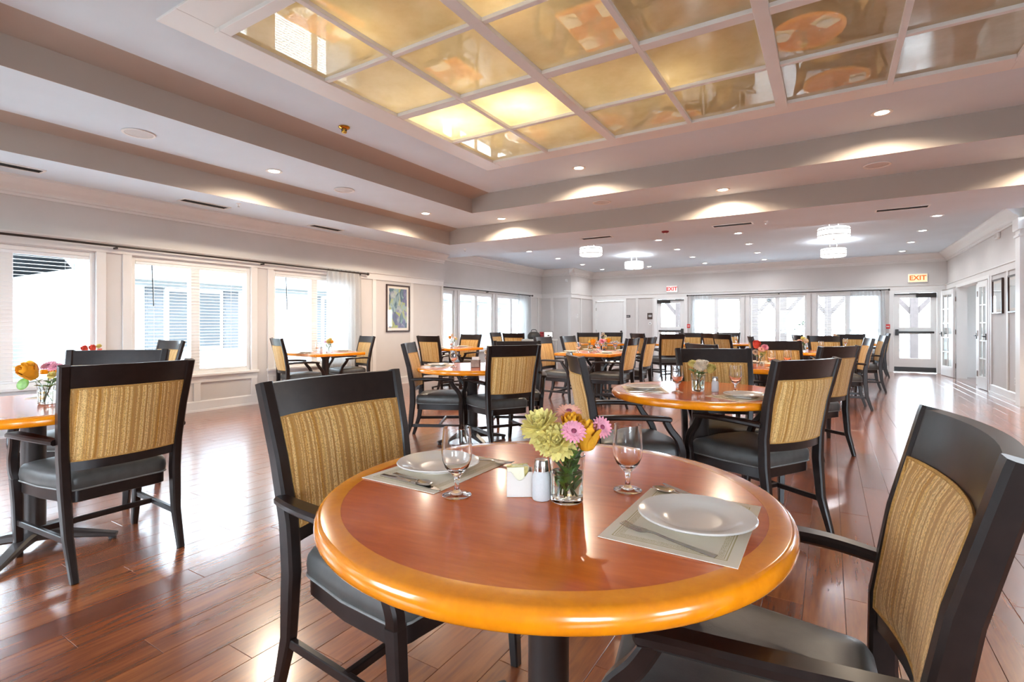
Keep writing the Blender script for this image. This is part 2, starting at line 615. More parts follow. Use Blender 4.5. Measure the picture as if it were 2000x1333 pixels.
def thing(name, label, cat, loc=(0, 0, 0), rz=0.0, group=None):
    o = bpy.data.objects.new(name, None)
    COL.objects.link(o)
    o.empty_display_size = 0.05
    o.location = loc
    o.rotation_euler = (0, 0, rz)
    return tag(o, label, cat, group)


def struct_empty(name, loc=(0, 0, 0), rz=0.0, label=None):
    o = bpy.data.objects.new(name, None)
    COL.objects.link(o)
    o.empty_display_size = 0.05
    o.location = loc
    o.rotation_euler = (0, 0, rz)
    return tag(o, label, None, None, 'structure')


def S(o, label=None):
    return tag(o, label, kind='structure')


def dup(root, loc, rz, label, group=None, scale=None):
    r = root.copy()
    COL.objects.link(r)
    r.location = loc
    r.rotation_euler = (0, 0, rz)
    r['label'] = label
    if group: r['group'] = group
    if scale: r.scale = scale
    for ch in list(root.children):
        c = ch.copy()
        COL.objects.link(c)
        c.parent = r
        for g in list(ch.children):
            d = g.copy()
            COL.objects.link(d)
            d.parent = c
    return r


def catmull(pts, n=6):
    P = [Vector(p) for p in pts]
    out = []
    for i in range(len(P) - 1):
        p0 = P[max(i - 1, 0)]; p1 = P[i]; p2 = P[i + 1]; p3 = P[min(i + 2, len(P) - 1)]
        for k in range(n):
            t = k / n
            out.append(0.5 * ((2 * p1) + (p2 - p0) * t + (2 * p0 - 5 * p1 + 4 * p2 - p3) * t * t + (3 * p1 - p0 - 3 * p2 + p3) * t ** 3))
    out.append(P[-1])
    return out


def light(name, typ, energy, loc, color=(1, 0.85, 0.68), parent=None, **kw):
    ld = bpy.data.lights.new(name, typ)
    ld.energy = energy
    ld.color = color
    for k, v in kw.items():
        setattr(ld, k, v)
    o = bpy.data.objects.new(name, ld)
    COL.objects.link(o)
    o.location = loc
    if parent: o.parent = parent
    return o


# ================================================================== shell: floor
fl = MB().box(XF - 0.3, XN + 0.2, YN - 0.2, YB + 0.2, -0.12, -0.008).obj('floor', 'dark_wood')
S(fl, 'dark reddish wood plank floor with a glossy finish')
PW, PL, GAP = 0.152, 1.22, 0.0012
rows = []
x = XF
i = 0
while x < XN:
    off = (i * 0.437) % 1.0 * PL
    y = YN - off
    while y < YB:
        y0, y1 = max(y, YN), min(y + PL, YB)
        x1 = min(x + PW, XN)
        if y1 - y0 > 0.05:
            rows.append((x, x1, y0, y1))
        y += PL
    x += PW
    i += 1


def plank_view(p):
    cx, cy = (p[0] + p[1]) / 2, (p[2] + p[3]) / 2
    d = -sin(radians(31.8)) * cx + cos(radians(31.8)) * cy
    l = cos(radians(31.8)) * cx + sin(radians(31.8)) * cy
    if d < 0.5 or abs(l) / d > 1.12:
        return 1e6
    if 1000 * 1.2 / max(d - 0.0, 0.1) > 900:
        return 1e5
    return d


near = sorted([p for p in rows if abs(p[1] - p[0] - PW) < 1e-6 and abs(p[3] - p[2] - PL) < 1e-6], key=plank_view)[:300]
ns = set(near)


def plank_mesh():
    w, l, c = PW - GAP, PL - GAP, 0.0012
    b = MB()
    r = lambda a, z: [(-w / 2 + a, -l / 2 + a, z), (w / 2 - a, -l / 2 + a, z), (w / 2 - a, l / 2 - a, z), (-w / 2 + a, l / 2 - a, z)]
    b.loft([r(0, -0.008), r(0, -c), r(c, 0.0)])
    return b.mesh('plank', 'plank_wood')


pm = plank_mesh()
for p in near:
    o = link('plank', pm, fl)
    o.location = ((p[0] + p[1]) / 2, (p[2] + p[3]) / 2, 0)
b = MB()
for p in rows:
    if p in ns:
        continue
    w, l = p[1] - p[0] - GAP, p[3] - p[2] - GAP
    cx, cy = (p[0] + p[1]) / 2, (p[2] + p[3]) / 2
    r = lambda a, z: [(cx - w / 2 + a, cy - l / 2 + a, z), (cx + w / 2 - a, cy - l / 2 + a, z), (cx + w / 2 - a, cy + l / 2 - a, z), (cx - w / 2 + a, cy + l / 2 - a, z)]
    b.loft([r(0, -0.008), r(0, -0.0012), r(0.0012, 0.0)])
tag(b.obj('remaining_planks', 'plank_wood_far', fl), kind='stuff')


# ================================================================== shell: walls
def wall(name, axis, c0, c1, a0, a1, z0, z1, openings, mat, label):
    """wall slab between c0..c1 (thickness) along axis a0..a1 with rectangular openings (u0,u1,w0,w1)"""
    b = MB()
    cuts = sorted(set([a0, a1] + [q for o in openings for q in (o[0], o[1]) if a0 < q < a1]))
    for u0, u1 in zip(cuts[:-1], cuts[1:]):
        m = (u0 + u1) / 2
        segs = [(z0, z1)]
        for o in openings:
            if o[0] < m < o[1]:
                ns_ = []
                for s0, s1 in segs:
                    if o[2] > s0: ns_.append((s0, min(o[2], s1)))
                    if o[3] < s1: ns_.append((max(o[3], s0), s1))
                segs = ns_
        for s0, s1 in segs:
            if s1 - s0 < 1e-4: continue
            if axis == 'y':
                b.box(c0, c1, u0, u1, s0, s1)
            else:
                b.box(u0, u1, c0, c1, s0, s1)
    return S(b.obj(name, mat), label)


WZ0, WZ1 = 0.52, 2.07
win_left = [(-0.90, 0.66), (1.02, 2.58), (2.95, 4.51), (4.88, 6.45)]
win_far = [(9.25, 10.14), (10.37, 11.88), (12.11, 13.70)]
win_back = [(-3.60, -2.22), (-1.99, -0.54), (-0.31, 1.14)]
wl = wall('wall_left', 'y', XL - 0.18, XL, YN, YE, 0, Z0, [(a, c, WZ0, WZ1) for a, c in win_left], 'wall_paint', 'beige near left wall with three wide windows and recessed panels')
wf = wall('wall_far_left', 'y', XF - 0.18, XF, YE - 0.2, 14.75, 0, ZF, [(a, c, WZ0, WZ1) for a, c in win_far], 'wall_paint', 'beige set-back left wall with blinds in the far half')
S(MB().box(XF - 0.17, XL - 0.002, YE - 0.18, YE - 0.003, 0, ZF).obj('wall_return', 'wall_paint'))
wbp = S(MB().box(XF - 0.18, -6.95, 14.75, YB + 0.2, 0, ZF).obj('wall_bump', 'wall_paint'), 'boxed-out corner of the far left wall')
D1 = (1.40, 2.28, 0.0, 2.03)      # right exit door
D2 = (-4.70, -3.84, 0.0, 2.03)    # left exit door
D3 = (-6.80, -5.80, 0.0, 2.03)    # white slab door
wb = wall('wall_back', 'x', YB, YB + 0.18, -6.95, XR + 0.2, 0, ZF, [(a, c, WZ0, WZ1) for a, c in win_back] + [D1, D2, D3], 'wall_paint', 'beige far wall with doors and windows')
FO = (12.45, 15.16, 0.0, 2.06)
wr = wall('wall_right', 'y', XR, XR + 0.14, YP - 0.15, YB, 0, ZF, [FO], 'wall_paint', 'beige right wall with french doors and framed pictures')
S(MB().box(XR, XN + 0.18, YP - 0.35, YP - 0.15, 0, Z0).obj('wall_right_return', 'wall_paint'))
added_openings = [(-1.2, 0.2)]  # unseen opening added to let more daylight into the near room
wall('wall_near_right', 'y', XN, XN + 0.18, YN, YP - 0.35, 0, Z0, [(a, c, 0.5, 2.15) for a, c in added_openings], 'wall_paint', 'beige wall to the right of the camera')
wall('wall_rear', 'x', YN - 0.18, YN, XL - 0.18, XN + 0.18, 0, Z0, [(-6.4, -5.0, .7, 2.1), (-3.8, -2.0, .7, 2.1), (1.6, 3.4, .7, 2.1)], 'wall_paint', 'beige wall behind the camera')  # unseen wall; its openings are added to brighten the foreground

# pilaster at the near end of the right wall
pil = MB()
pil.box(2.395, 2.80, YP - 0.20, YP + 0.02, 0, Z0)
pil.box(2.365, 2.80, YP - 0.22, YP + 0.05, 2.62, 2.80, 0.01)
pil.box(2.375, 2.80, YP - 0.21, YP + 0.035, 2.52, 2.56, 0.006)
S(pil.obj('trim_1', 'white_paint'), 'white pilaster at the near end of the right wall')

# ------------------------------------------------------------------ ceilings
SX0, SX1, SY0, SY1 = -6.42, 3.90, -0.25, 8.00      # outer tray
TX0, TX1, TY0, TY1 = -5.155, 2.65, 0.72, 7.03      # inner tray
CX0, CX1, CY0, CY1 = -4.11, 1.60, 1.78, 5.97       # coffer frame


def ring(b, ox0, ox1, oy0, oy1, ix0, ix1, iy0, iy1, z, t=0.05):
    b.box(ox0, ix0, oy0, oy1, z, z + t)
    b.box(ix1, ox1, oy0, oy1, z, z + t)
    b.box(ix0, ix1, oy0, iy0, z, z + t)
    b.box(ix0, ix1, iy1, oy1, z, z + t)
    return b


ce = MB()
ring(ce, XF - 0.2, XN + 0.2, YN - 0.2, 9.55, SX0, SX1, SY0, SY1, Z0)
ceil = S(ce.obj('ceiling', 'ceiling_paint'), 'flat white outer ceiling around the stepped tray')
S(ring(MB(), SX0 - 0.1, SX1 + 0.1, SY0 - 0.1, SY1 + 0.1, TX0, TX1, TY0, TY1, Z1).obj('ceiling_step', 'ceiling_paint'), 'middle white step of the tray ceiling')
S(ring(MB(), TX0 - 0.1, TX1 + 0.1, TY0 - 0.1, TY1 + 0.1, -4.0, 1.49, 1.9, 5.86, Z2).obj('ceiling_top', 'ceiling_paint'), 'highest white ceiling around the glazed panel grid')
fa = MB()
P_ = 0.004
fa.prism([(SX0 + P_, Z0 - 0.0005), (SX0 + P_, 3.055), (SX0 + 0.21, Z1 + 0.001), (SX0 + 0.21, Z1 + 0.06), (SX0 - 0.1, Z1 + 0.06), (SX0 - 0.1, Z0 + 0.06), (SX0 - 0.001, Z0 + 0.06), (SX0 - 0.001, Z0 - 0.0005)], 'y', SY0, SY1)
fa.box(SX1 - P_, SX1 - 0.0005, SY0, SY1, Z0 - 0.0005, Z1 + 0.06)
fa.box(SX0 + P_, SX1 - P_, SY1 - P_, SY1 - 0.0005, Z0 - 0.0005, Z1 + 0.06)
fa.box(SX0 + P_, SX1 - P_, SY0 + 0.0005, SY0 + P_, Z0 - 0.0005, Z1 + 0.06)
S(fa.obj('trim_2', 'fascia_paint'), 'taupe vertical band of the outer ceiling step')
fa = MB()
fa.prism([(TX0 + P_, Z1 - 0.0005), (TX0 + P_, 3.345), (TX0 + 0.355, Z2 + 0.001), (TX0 + 0.355, Z2 + 0.06), (TX0 - 0.1, Z2 + 0.06), (TX0 - 0.1, Z1 + 0.06), (TX0 - 0.001, Z1 + 0.06), (TX0 - 0.001, Z1 - 0.0005)], 'y', TY0, TY1)
fa.box(TX1 - P_, TX1 - 0.0005, TY0, TY1, Z1 - 0.0005, Z2 + 0.06)
fa.box(TX0 + P_, TX1 - P_, TY1 - P_, TY1 - 0.0005, Z1 - 0.0005, Z2 + 0.06)
fa.box(TX0 + P_, TX1 - P_, TY0 + 0.0005, TY0 + P_, Z1 - 0.0005, Z2 + 0.06)
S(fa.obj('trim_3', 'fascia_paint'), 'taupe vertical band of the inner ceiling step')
S(MB().box(XF - 0.2, XR + 0.2, 9.5, YB + 0.2, ZF, ZF + 0.05).obj('ceiling_far', 'ceiling_paint'), 'white ceiling over the far half of the room')
S(MB().box(XF - 0.2, XN + 0.2, 9.5, 9.55, Z0 + 0.002, ZF + 0.03).obj('ceiling_edge', 'ceiling_paint'))

# glazed coffer: boards, beams, amber panes, light box above
cof = struct_empty('ceiling_coffer', (0, 0, 0), label='white grid of amber mirrored glass panes set in the ceiling')
for (x0, x1, y0, y1) in ((CX0, CX0 + 0.28, CY0, CY1), (CX1 - 0.28, CX1, CY0, CY1), (CX0 + 0.28, CX1 - 0.28, CY0, CY0 + 0.30), (CX0 + 0.28, CX1 - 0.28, CY1 - 0.28, CY1)):
    MB().box(x0, x1, y0, y1, 3.388, Z2 + 0.02, 0.003).obj('border_board', 'white_paint', cof)
gx = [-3.83, -3.00, -2.15, -1.27, -0.40, 0.46, 1.32]
gy = [2.10, 3.00, 3.92, 4.80, 5.68]
wid = {0: 0.07, 1: 0.045, 2: 0.10, 3: 0.045, 4: 0.10, 5: 0.045, 6: 0.07}
widy = {0: 0.09, 1: 0.045, 2: 0.10, 3: 0.045, 4: 0.07}
for k, gxx in enumerate(gx):
    w = wid[k]
    MB().box(gxx - w / 2, gxx + w / 2, gy[0] - 0.045, gy[-1] + 0.035, 3.355 + (0.004 if w < 0.05 else 0), 3.43, 0.003).obj('beam', 'white_paint', cof)
for k, gyy in enumerate(gy):
    w = widy[k]
    for q in range(6):
        MB().box(gx[q] + wid[q] / 2, gx[q + 1] - wid[q + 1] / 2, gyy - w / 2, gyy + w / 2, 3.357 + (0.004 if w < 0.05 else 0), 3.43, 0.003).obj('cross_beam', 'white_paint', cof)
pane_me = MB().box(-0.43, 0.43, -0.45, 0.45, 0, 0.006).mesh('amber_pane', 'amber_glass')
for q in range(6):
    for r_ in range(4):
        x0, x1 = gx[q] + wid[q] / 2 - 0.005, gx[q + 1] - wid[q + 1] / 2 + 0.005
        y0, y1 = gy[r_] + widy[r_] / 2 - 0.005, gy[r_ + 1] - widy[r_ + 1] / 2 + 0.005
        o = link('amber_pane', pane_me, cof)
        o.location = ((x0 + x1) / 2, (y0 + y1) / 2, 3.39)
        o.scale = ((x1 - x0) / 0.86, (y1 - y0) / 0.90, 1)
lb = MB()
lb.box(CX0, CX1, CY0, CY1, 3.80, 3.85)
lb.box(CX0 - 0.05, CX0, CY0, CY1, Z2 + 0.02, 3.85)
lb.box(CX1, CX1 + 0.05, CY0, CY1, Z2 + 0.02, 3.85)
lb.box(CX0, CX1, CY0 - 0.05, CY0, Z2 + 0.02, 3.85)
lb.box(CX0, CX1, CY1, CY1 + 0.05, Z2 + 0.02, 3.85)
lb.obj('light_box', 'white_paint', cof)
light('coffer_lamp', 'POINT', 32, (-3.42, 4.35, 3.52), (1, 0.88, 0.66), cof, shadow_soft_size=0.05)
light('coffer_lamp', 'POINT', 32, (-2.62, 4.40, 3.52), (1, 0.88, 0.66), cof, shadow_soft_size=0.05)
for lx, ly in ((-1.9, 2.9), (0.2, 2.9), (-3.0, 2.6), (-1.2, 4.6)):
    light('coffer_lamp', 'POINT', 5, (lx, ly, 3.70), (1, 0.82, 0.52), cof, shadow_soft_size=0.05)

# ------------------------------------------------------------------ mouldings
def crown_prof(d, zc, size):
    # d: +1 when the room lies on the + side of the wall line
    s = size
    p = [(0, zc), (s * 0.86, zc), (s * 0.86, zc - s * 0.12), (s * 0.72, zc - s * 0.22), (s * 0.50, zc - s * 0.44), (s * 0.26, zc - s * 0.62),
         (s * 0.20, zc - s * 0.70), (s * 0.20, zc - s * 0.82), (s * 0.11, zc - s * 0.86), (s * 0.11, zc - s), (0, zc - s)]
    return [(d * a, q) for a, q in p]


def crown(name, axis, pos, d, a0, a1, zc, size):
    b = MB()
    b.prism([(pos + a, q) for a, q in crown_prof(d, zc, size)], axis, a0, a1)
    return S(b.obj(name, 'trim_paint'))


crown('trim_4', 'y', XL, 1, YN, YE + 0.02, Z0, 0.20)
crown('trim_5', 'y', XF, 1, YE, 14.75, ZF, 0.21)
crown('trim_6', 'x', 14.75, -1, XF, -6.95 + 0.17, ZF, 0.21)
crown('trim_7', 'y', -6.95, 1, 14.75 - 0.17, YB, ZF, 0.21)
crown('trim_8', 'x', YB, -1, -6.95, XR, ZF, 0.21)
crown('trim_9', 'y', XR, -1, YP, YB, ZF, 0.21)


def band(n, axis, pos, d, a0, a1, skip=()):
    """picture rail band, cap and baseboard along a wall"""
    b = MB()
    b.prism([(pos, 2.085), (pos + d * 0.022, 2.085), (pos + d * 0.022, TT - 0.025), (pos + d * 0.040, TT - 0.02), (pos + d * 0.045, TT), (pos, TT)], axis, a0, a1)
    S(b.obj('trim_%d' % n, 'trim_paint'))
    b = MB()
    cuts = [a0] + [q for s in skip for q in s] + [a1]
    for u0, u1 in zip(cuts[::2], cuts[1::2]):
        if u1 - u0 > 0.01:
            b.prism([(pos, 0), (pos + d * 0.032, 0), (pos + d * 0.030, 0.022), (pos + d * 0.020, 0.028), (pos + d * 0.020, 0.135), (pos + d * 0.010, 0.15), (pos, 0.15)], axis, u0, u1)
    S(b.obj('baseboard_%d' % n, 'trim_paint'))


band(10, 'y', XL, 1, YN, YE)
band(11, 'y', XF, 1, YE, 14.75)
band(12, 'x', 14.75, -1, XF, -6.95 + 0.03)
band(13, 'y', -6.95, 1, 14.75 - 0.03, YB)
band(14, 'x', YB, -1, -6.95, XR, [(D3[0] - .1, D3[1] + .1), (D2[0] - .1, D2[1] + .1), (D1[0] - .1, D1[1] + .1)])
band(15, 'y', XR, -1, YP, YB, [(FO[0] - .08, FO[1] + .08)])


def batten(parent, axis, pos, d, c, w, z0, z1, t=0.02, mat='trim_paint'):
    b = MB()
    if axis == 'y':
        b.box(pos, pos + d * t, c - w / 2, c + w / 2, z0, z1, 0.003)
    else:
        b.box(c - w / 2, c + w / 2, pos, pos + d * t, z0, z1, 0.003)
    return b.obj('batten', mat, parent)


for c in (6.98, 8.02):
    batten(wl, 'y', XL, 1, c, 0.09, 0.15, 2.085)
batten(wl, 'y', XL, 1, YE - 0.03, 0.06, 0.15, 2.085)
for a, c in win_left:
    batten(wl, 'y', XL, 1, (a + c) / 2, 0.09, 0.15, 0.40)
    batten(wl, 'y', XL, 1, a - 0.05, 0.09, 0.15, 0.40)
    batten(wl, 'y', XL, 1, c + 0.05, 0.09, 0.15, 0.40)
    o = MB().box(XL, XL + 0.02, a - 0.10, c + 0.10, 0.40, 0.50, 0.003).obj('apron_rail', 'trim_paint', wl)
for c in (14.0, 14.5):
    batten(wf, 'y', XF, 1, c, 0.08, 0.15, 2.085)
batten(wbp, 'x', 14.75, -1, -7.62, 0.09, 0.15, 2.085)
batten(wbp, 'x', 14.75, -1, -7.0, 0.09, 0.15, 2.085)
batten(wbp, 'y', -6.95, 1, 15.5, 0.09, 0.15, 2.085)
for c in (-5.35, -5.02 + 0.22):
    batten(wb, 'x', YB, -1, c, 0.08, 0.15, 2.085)
for c in (12.30, 11.30):
    batten(wr, 'y', XR, -1, c, 0.08, 0.15, 2.085)


# ------------------------------------------------------------------ windows + blinds
def make_window(n, axis, pos, d, a0, a1, mull=True, blind=None, label='', casing=True):
    """axis: wall runs along 'y' or 'x'; pos: wall face; d: towards the room"""
    w = struct_empty('window_%d' % n, label=label)

    def bx(name, u0, u1, c0, c1, z0, z1, mat='white_paint', ch=0.004, parent=w):
        c0, c1 = pos + d * c0, pos + d * c1
        b = MB()
        if axis == 'y':
            b.box(c0, c1, u0, u1, z0, z1, ch)
        else:
            b.box(u0, u1, c0, c1, z0, z1, ch)
        return b.obj(name, mat, parent)
    # frame inside the opening
    bx('frame_side', a0, a0 + 0.05, -0.13, -0.02, WZ0, WZ1)
    bx('frame_side', a1 - 0.05, a1, -0.13, -0.02, WZ0, WZ1)
    bx('frame_head', a0 + 0.05, a1 - 0.05, -0.13, -0.02, WZ1 - 0.05, WZ1)
    bx('frame_foot', a0 + 0.05, a1 - 0.05, -0.13, -0.02, WZ0, WZ0 + 0.05)
    m = (a0 + a1) / 2
    if mull:
        bx('mullion', m - 0.06, m + 0.06, -0.13, -0.03, WZ0 + 0.05, WZ1 - 0.05)
        panes = [(a0 + 0.05, m - 0.06), (m + 0.06, a1 - 0.05)]
    else:
        panes = [(a0 + 0.05, a1 - 0.05)]
    for u0, u1 in panes:
        bx('pane', u0, u1, -0.095, -0.089, WZ0 + 0.05, WZ1 - 0.05, 'window_glass', 0)
    if casing:
        bx('casing', a0 - 0.10, a0, 0.0, 0.022, WZ0, 2.085, 'trim_paint')
        bx('casing', a1, a1 + 0.10, 0.0, 0.022, WZ0, 2.085, 'trim_paint')
        bx('sill', a0 - 0.11, a1 + 0.11, -0.02, 0.055, WZ0 - 0.03, WZ0 + 0.004)
    if blind:
        lab, wand = blind
        t = thing('venetian_blind', lab, 'blind', (pos - d * 0.045, m, WZ0) if axis == 'y' else (m, pos - d * 0.045, WZ0), radians(90) if axis == 'x' else 0.0)
        hw = (a1 - a0) / 2 - 0.055
        MB().box(-0.022, 0.022, -hw, hw, WZ1 - WZ0 - 0.09, WZ1 - WZ0 - 0.052, 0.003).obj('headrail', 'blind_white', t)
        sm = MB()
        rings = []
        for k in range(5):
            xx = -0.0225 + 0.045 * k / 4
            rings.append([(xx, -hw, 0.004 * (1 - (xx / 0.0225) ** 2)), (xx, hw, 0.004 * (1 - (xx / 0.0225) ** 2))])
        top = [r for r in rings]
        bot = [[(p[0], p[1], p[2] - 0.0016) for p in r] for r in rings]
        vs = [p for r in top + bot for p in r]
        fs = []
        for k in range(4):
            fs.append((2 * k, 2 * k + 1, 2 * k + 3, 2 * k + 2))
            fs.append((10 + 2 * k, 12 + 2 * k, 13 + 2 * k, 11 + 2 * k))
            fs.append((2 * k, 2 * k + 2, 12 + 2 * k, 10 + 2 * k))
            fs.append((2 * k + 1, 11 + 2 * k, 13 + 2 * k, 2 * k + 3))
        fs += [(0, 10, 11, 1), (8, 9, 19, 18)]
        sm.add(vs, fs)
        me = sm.mesh('slat', 'blind_white')
        zz = 0.085
        while zz < WZ1 - WZ0 - 0.10:
            s = link('slat', me, t)
            s.location = (0, 0, zz)
            s.rotation_euler = (0, radians(3), 0)
            zz += 0.0425
        MB().box(-0.022, 0.022, -hw, hw, 0.052, 0.072, 0.003).obj('bottom_rail', 'blind_white', t)
        for yy in (-hw * 0.7, 0, hw * 0.7):
            MB().box(-0.0005, 0.0005, yy - 0.0012, yy + 0.0012, 0.06, WZ1 - WZ0 - 0.06).obj('ladder_cord', 'blind_white', t)
        if wand:
            MB().tube([(0.03 * d, -hw + 0.18, WZ1 - WZ0 - 0.09), (0.03 * d, -hw + 0.20, WZ1 - WZ0 - 0.62)], 0.006, 6).obj('tilt_wand', 'dark_metal', t)
    return w


BL = ['white venetian blind on the window right at the left edge, behind the yellow bouquet',
      'white venetian blind with dark tilt wand, middle window of the near left wall',
      'white venetian blind partly behind the sheer curtain, beside the framed abstract picture']
make_window(1, 'y', XL, 1, *win_left[0], blind=None, label='window of the left wall outside the view')
for k in range(3):
    make_window(k + 2, 'y', XL, 1, *win_left[k + 1], blind=(BL[k], k > 0), label='wide double window number %s from the camera on the near left wall' % ('one', 'two', 'three')[k])
BF = ['white blind in the narrow far left window just past the wall corner', 'white blind in the middle window of the far left wall', 'white blind beside the sheer curtain at the far left corner']
for k in range(3):
    make_window(k + 5, 'y', XF, 1, *win_far[k], mull=(k > 0), blind=(BF[k], False), label='double window in the far left wall')
BB = ['white blind behind the left sheer curtain of the back wall', 'white blind in the middle double window of the back wall', 'white blind behind the right sheer curtain of the back wall']
for k in range(3):
    make_window(k + 8, 'x', YB, -1, *win_back[k], blind=(BB[k], False), label='double window in the back wall')


# ------------------------------------------------------------------ curtain rods and sheers
def rod(axis, pos, d, a0, a1, z, label, off=0.085):
    t = thing('curtain_rod', label, 'curtain rod')
    c = pos + d * off
    pt = (lambda u, cc=c, zz=z: (cc, u, zz)) if axis == 'y' else (lambda u, cc=c, zz=z: (u, cc, zz))
    MB().tube([pt(a0), pt(a1)], 0.0135, 10).obj('pole', 'dark_metal', t, 40)
    for e, s in ((a0, -1), (a1, 1)):
        b = MB()
        prof = [(0.0, 0), (0.014, 0.004), (0.022, 0.02), (0.028, 0.035), (0.022, 0.052), (0.0, 0.06)]
        b.lathe(prof, 12)
        if axis == 'y':
            b.xform(Matrix.Translation(pt(e)) @ Matrix.Rotation(-s * pi / 2, 4, 'X'))
        else:
            b.xform(Matrix.Translation(pt(e)) @ Matrix.Rotation(s * pi / 2, 4, 'Y'))
        b.obj('finial', 'dark_metal', t, 40)
    n = max(2, int((a1 - a0) / 1.93) + 1)
    for k in range(n):
        u = a0 + 0.15 + (a1 - a0 - 0.3) * k / (n - 1)
        b = MB()
        if axis == 'y':
            b.box(pos + d * 0.022, c + d * 0.01, u - 0.012, u + 0.012, z - 0.035, z - 0.014, 0.002)
        else:
            b.box(u - 0.012, u + 0.012, min(pos + d * 0.022, c + d * 0.01), max(pos + d * 0.022, c + d * 0.01), z - 0.035, z - 0.014, 0.002)
        b.obj('bracket', 'dark_metal', t)


rod('y', XL, 1, -1.2, 6.72, 2.165, 'long dark curtain rod above the three near left windows')
rod('y', XF, 1, 9.1, 13.95, 2.13, 'dark curtain rod on the far left wall')
rod('x', YB, -1, -3.70, 1.27, 2.12, 'dark curtain rod above the windows of the back wall')


def curtain(axis, pos, d, a0, a1, z0, z1, waves, label, off=0.085):
    t = thing('sheer_curtain', label, 'curtain')
    n = waves * 8
    f, bk = [], []
    rings = []
    for k in range(n + 1):
        u = a0 + (a1 - a0) * k / n
        ph = 2 * pi * waves * k / n
        col = []
        for z, amp, sq in ((z0, 0.030, 1.0), (z0 + (z1 - z0) * 0.5, 0.026, 0.97), (z1 - 0.12, 0.020, 0.93), (z1, 0.012, 0.92)):
            uu = (a0 + a1) / 2 + (u - (a0 + a1) / 2) * sq
            c = pos + d * (off + amp * sin(ph + 0.6 * sin(ph * 0.37)))
            col.append((c, uu, z) if axis == 'y' else (uu, c, z))
        rings.append(col)
    b = MB()
    b.loft(rings, closed=False, caps=False)
    me = b.obj('drape', 'sheer_cloth', t, 60)
    h = MB()
    for k in range(waves):
        u = (a0 + a1) / 2 + (a0 + (a1 - a0) * (k + 0.25) / waves - (a0 + a1) / 2) * 0.92
        ring_ = [(pos + d * off + 0.019 * cos(q * pi / 5), u, z1 + 0.015 + 0.019 * sin(q * pi / 5)) if axis == 'y' else (u, pos + d * off + 0.019 * cos(q * pi / 5), z1 + 0.015 + 0.019 * sin(q * pi / 5)) for q in range(10)]
        MB().sweep(ring_, (0, 1, 0) if axis == 'y' else (1, 0, 0), 0.004, 0.004, loop=True, round_n=5).obj('ring', 'dark_metal', t)


curtain('y', XL, 1, 5.80, 6.62, 0.22, 2.150, 8, 'white sheer curtain beside the framed abstract picture')
curtain('y', XF, 1, 13.08, 13.93, 0.25, 2.115, 8, 'white sheer curtain at the far left corner')
curtain('x', YB, -1, -3.66, -3.0, 0.2, 2.105, 8, 'white sheer curtain beside the left exit door of the back wall')
curtain('x', YB, -1, 0.44, 1.25, 0.2, 2.105, 9, 'white sheer curtain beside the right exit door of the back wall')


# ------------------------------------------------------------------ doors
def door_frame(n, x0, x1, z1, label):
    t = struct_empty('door_%d' % n, label=label)
    for a, c in ((x0 - 0.09, x0 + 0.005), (x1 - 0.005, x1 + 0.09)):
        MB().box(a, c, YB - 0.03, YB + 0.10, 0, z1 + 0.055, 0.004).obj('door_jamb', 'white_paint', t)
    MB().box(x0 + 0.005, x1 - 0.005, YB - 0.03, YB + 0.10, z1 - 0.005, z1 + 0.055, 0.004).obj('door_head', 'white_paint', t)
    return t


def exit_door(n, x0, x1, label, closer_left):
    t = door_frame(n, x0, x1, 2.03, label)
    y0, y1 = YB + 0.02, YB + 0.065
    s = 0.13
    g = ((x0 + s, x1 - s, 1.15, 1.90), (x0 + s, x1 - s, 0.36, 0.98))
    lf = MB()
    lf.box(x0 + 0.01, x0 + s, y0, y1, 0.01, 2.02)
    lf.box(x1 - s, x1 - 0.01, y0, y1, 0.01, 2.02)
    lf.box(x0 + s, x1 - s, y0, y1, 1.90, 2.02)
    lf.box(x0 + s, x1 - s, y0, y1, 0.98, 1.15)
    lf.box(x0 + s, x1 - s, y0, y1, 0.01, 0.36)
    leaf = lf.obj('door_leaf', 'white_paint', t)
    for a in g:
        MB().box(a[0], a[1], y0 + 0.02, y0 + 0.026, a[2], a[3]).obj('pane', 'window_glass', leaf)
    MB().box(x0 + 0.06, x1 - 0.06, y0 - 0.06, y0 - 0.02, 1.00, 1.05, 0.006).obj('panic_bar', 'dark_metal', leaf)
    hx = x0 + 0.06 if closer_left else x1 - 0.06
    hx2 = x0 + 0.07 if not closer_left else x1 - 0.07
    MB().box(hx2 - 0.035, hx2 + 0.035, y0 - 0.08, y0, 0.94, 1.10, 0.008).obj('panic_latch', 'dark_metal', leaf)
    MB().box(x0 + 0.02, x1 - 0.02, y0 - 0.012, y0, 0.03, 0.14, 0.003).obj('kick_plate', 'dark_metal', leaf)
    c0, c1 = (x0 + 0.02, x0 + 0.42) if closer_left else (x1 - 0.42, x1 - 0.02)
    MB().box(c0, c1, y0 - 0.07, y0, 1.90, 1.985, 0.008).obj('door_closer', 'dark_metal', leaf)
    MB().box(x0 + 0.02, x1 - 0.02, y0 - 0.05, y0 - 0.02, 1.985, 2.01, 0.003).obj('closer_arm', 'dark_metal', leaf)
    return t


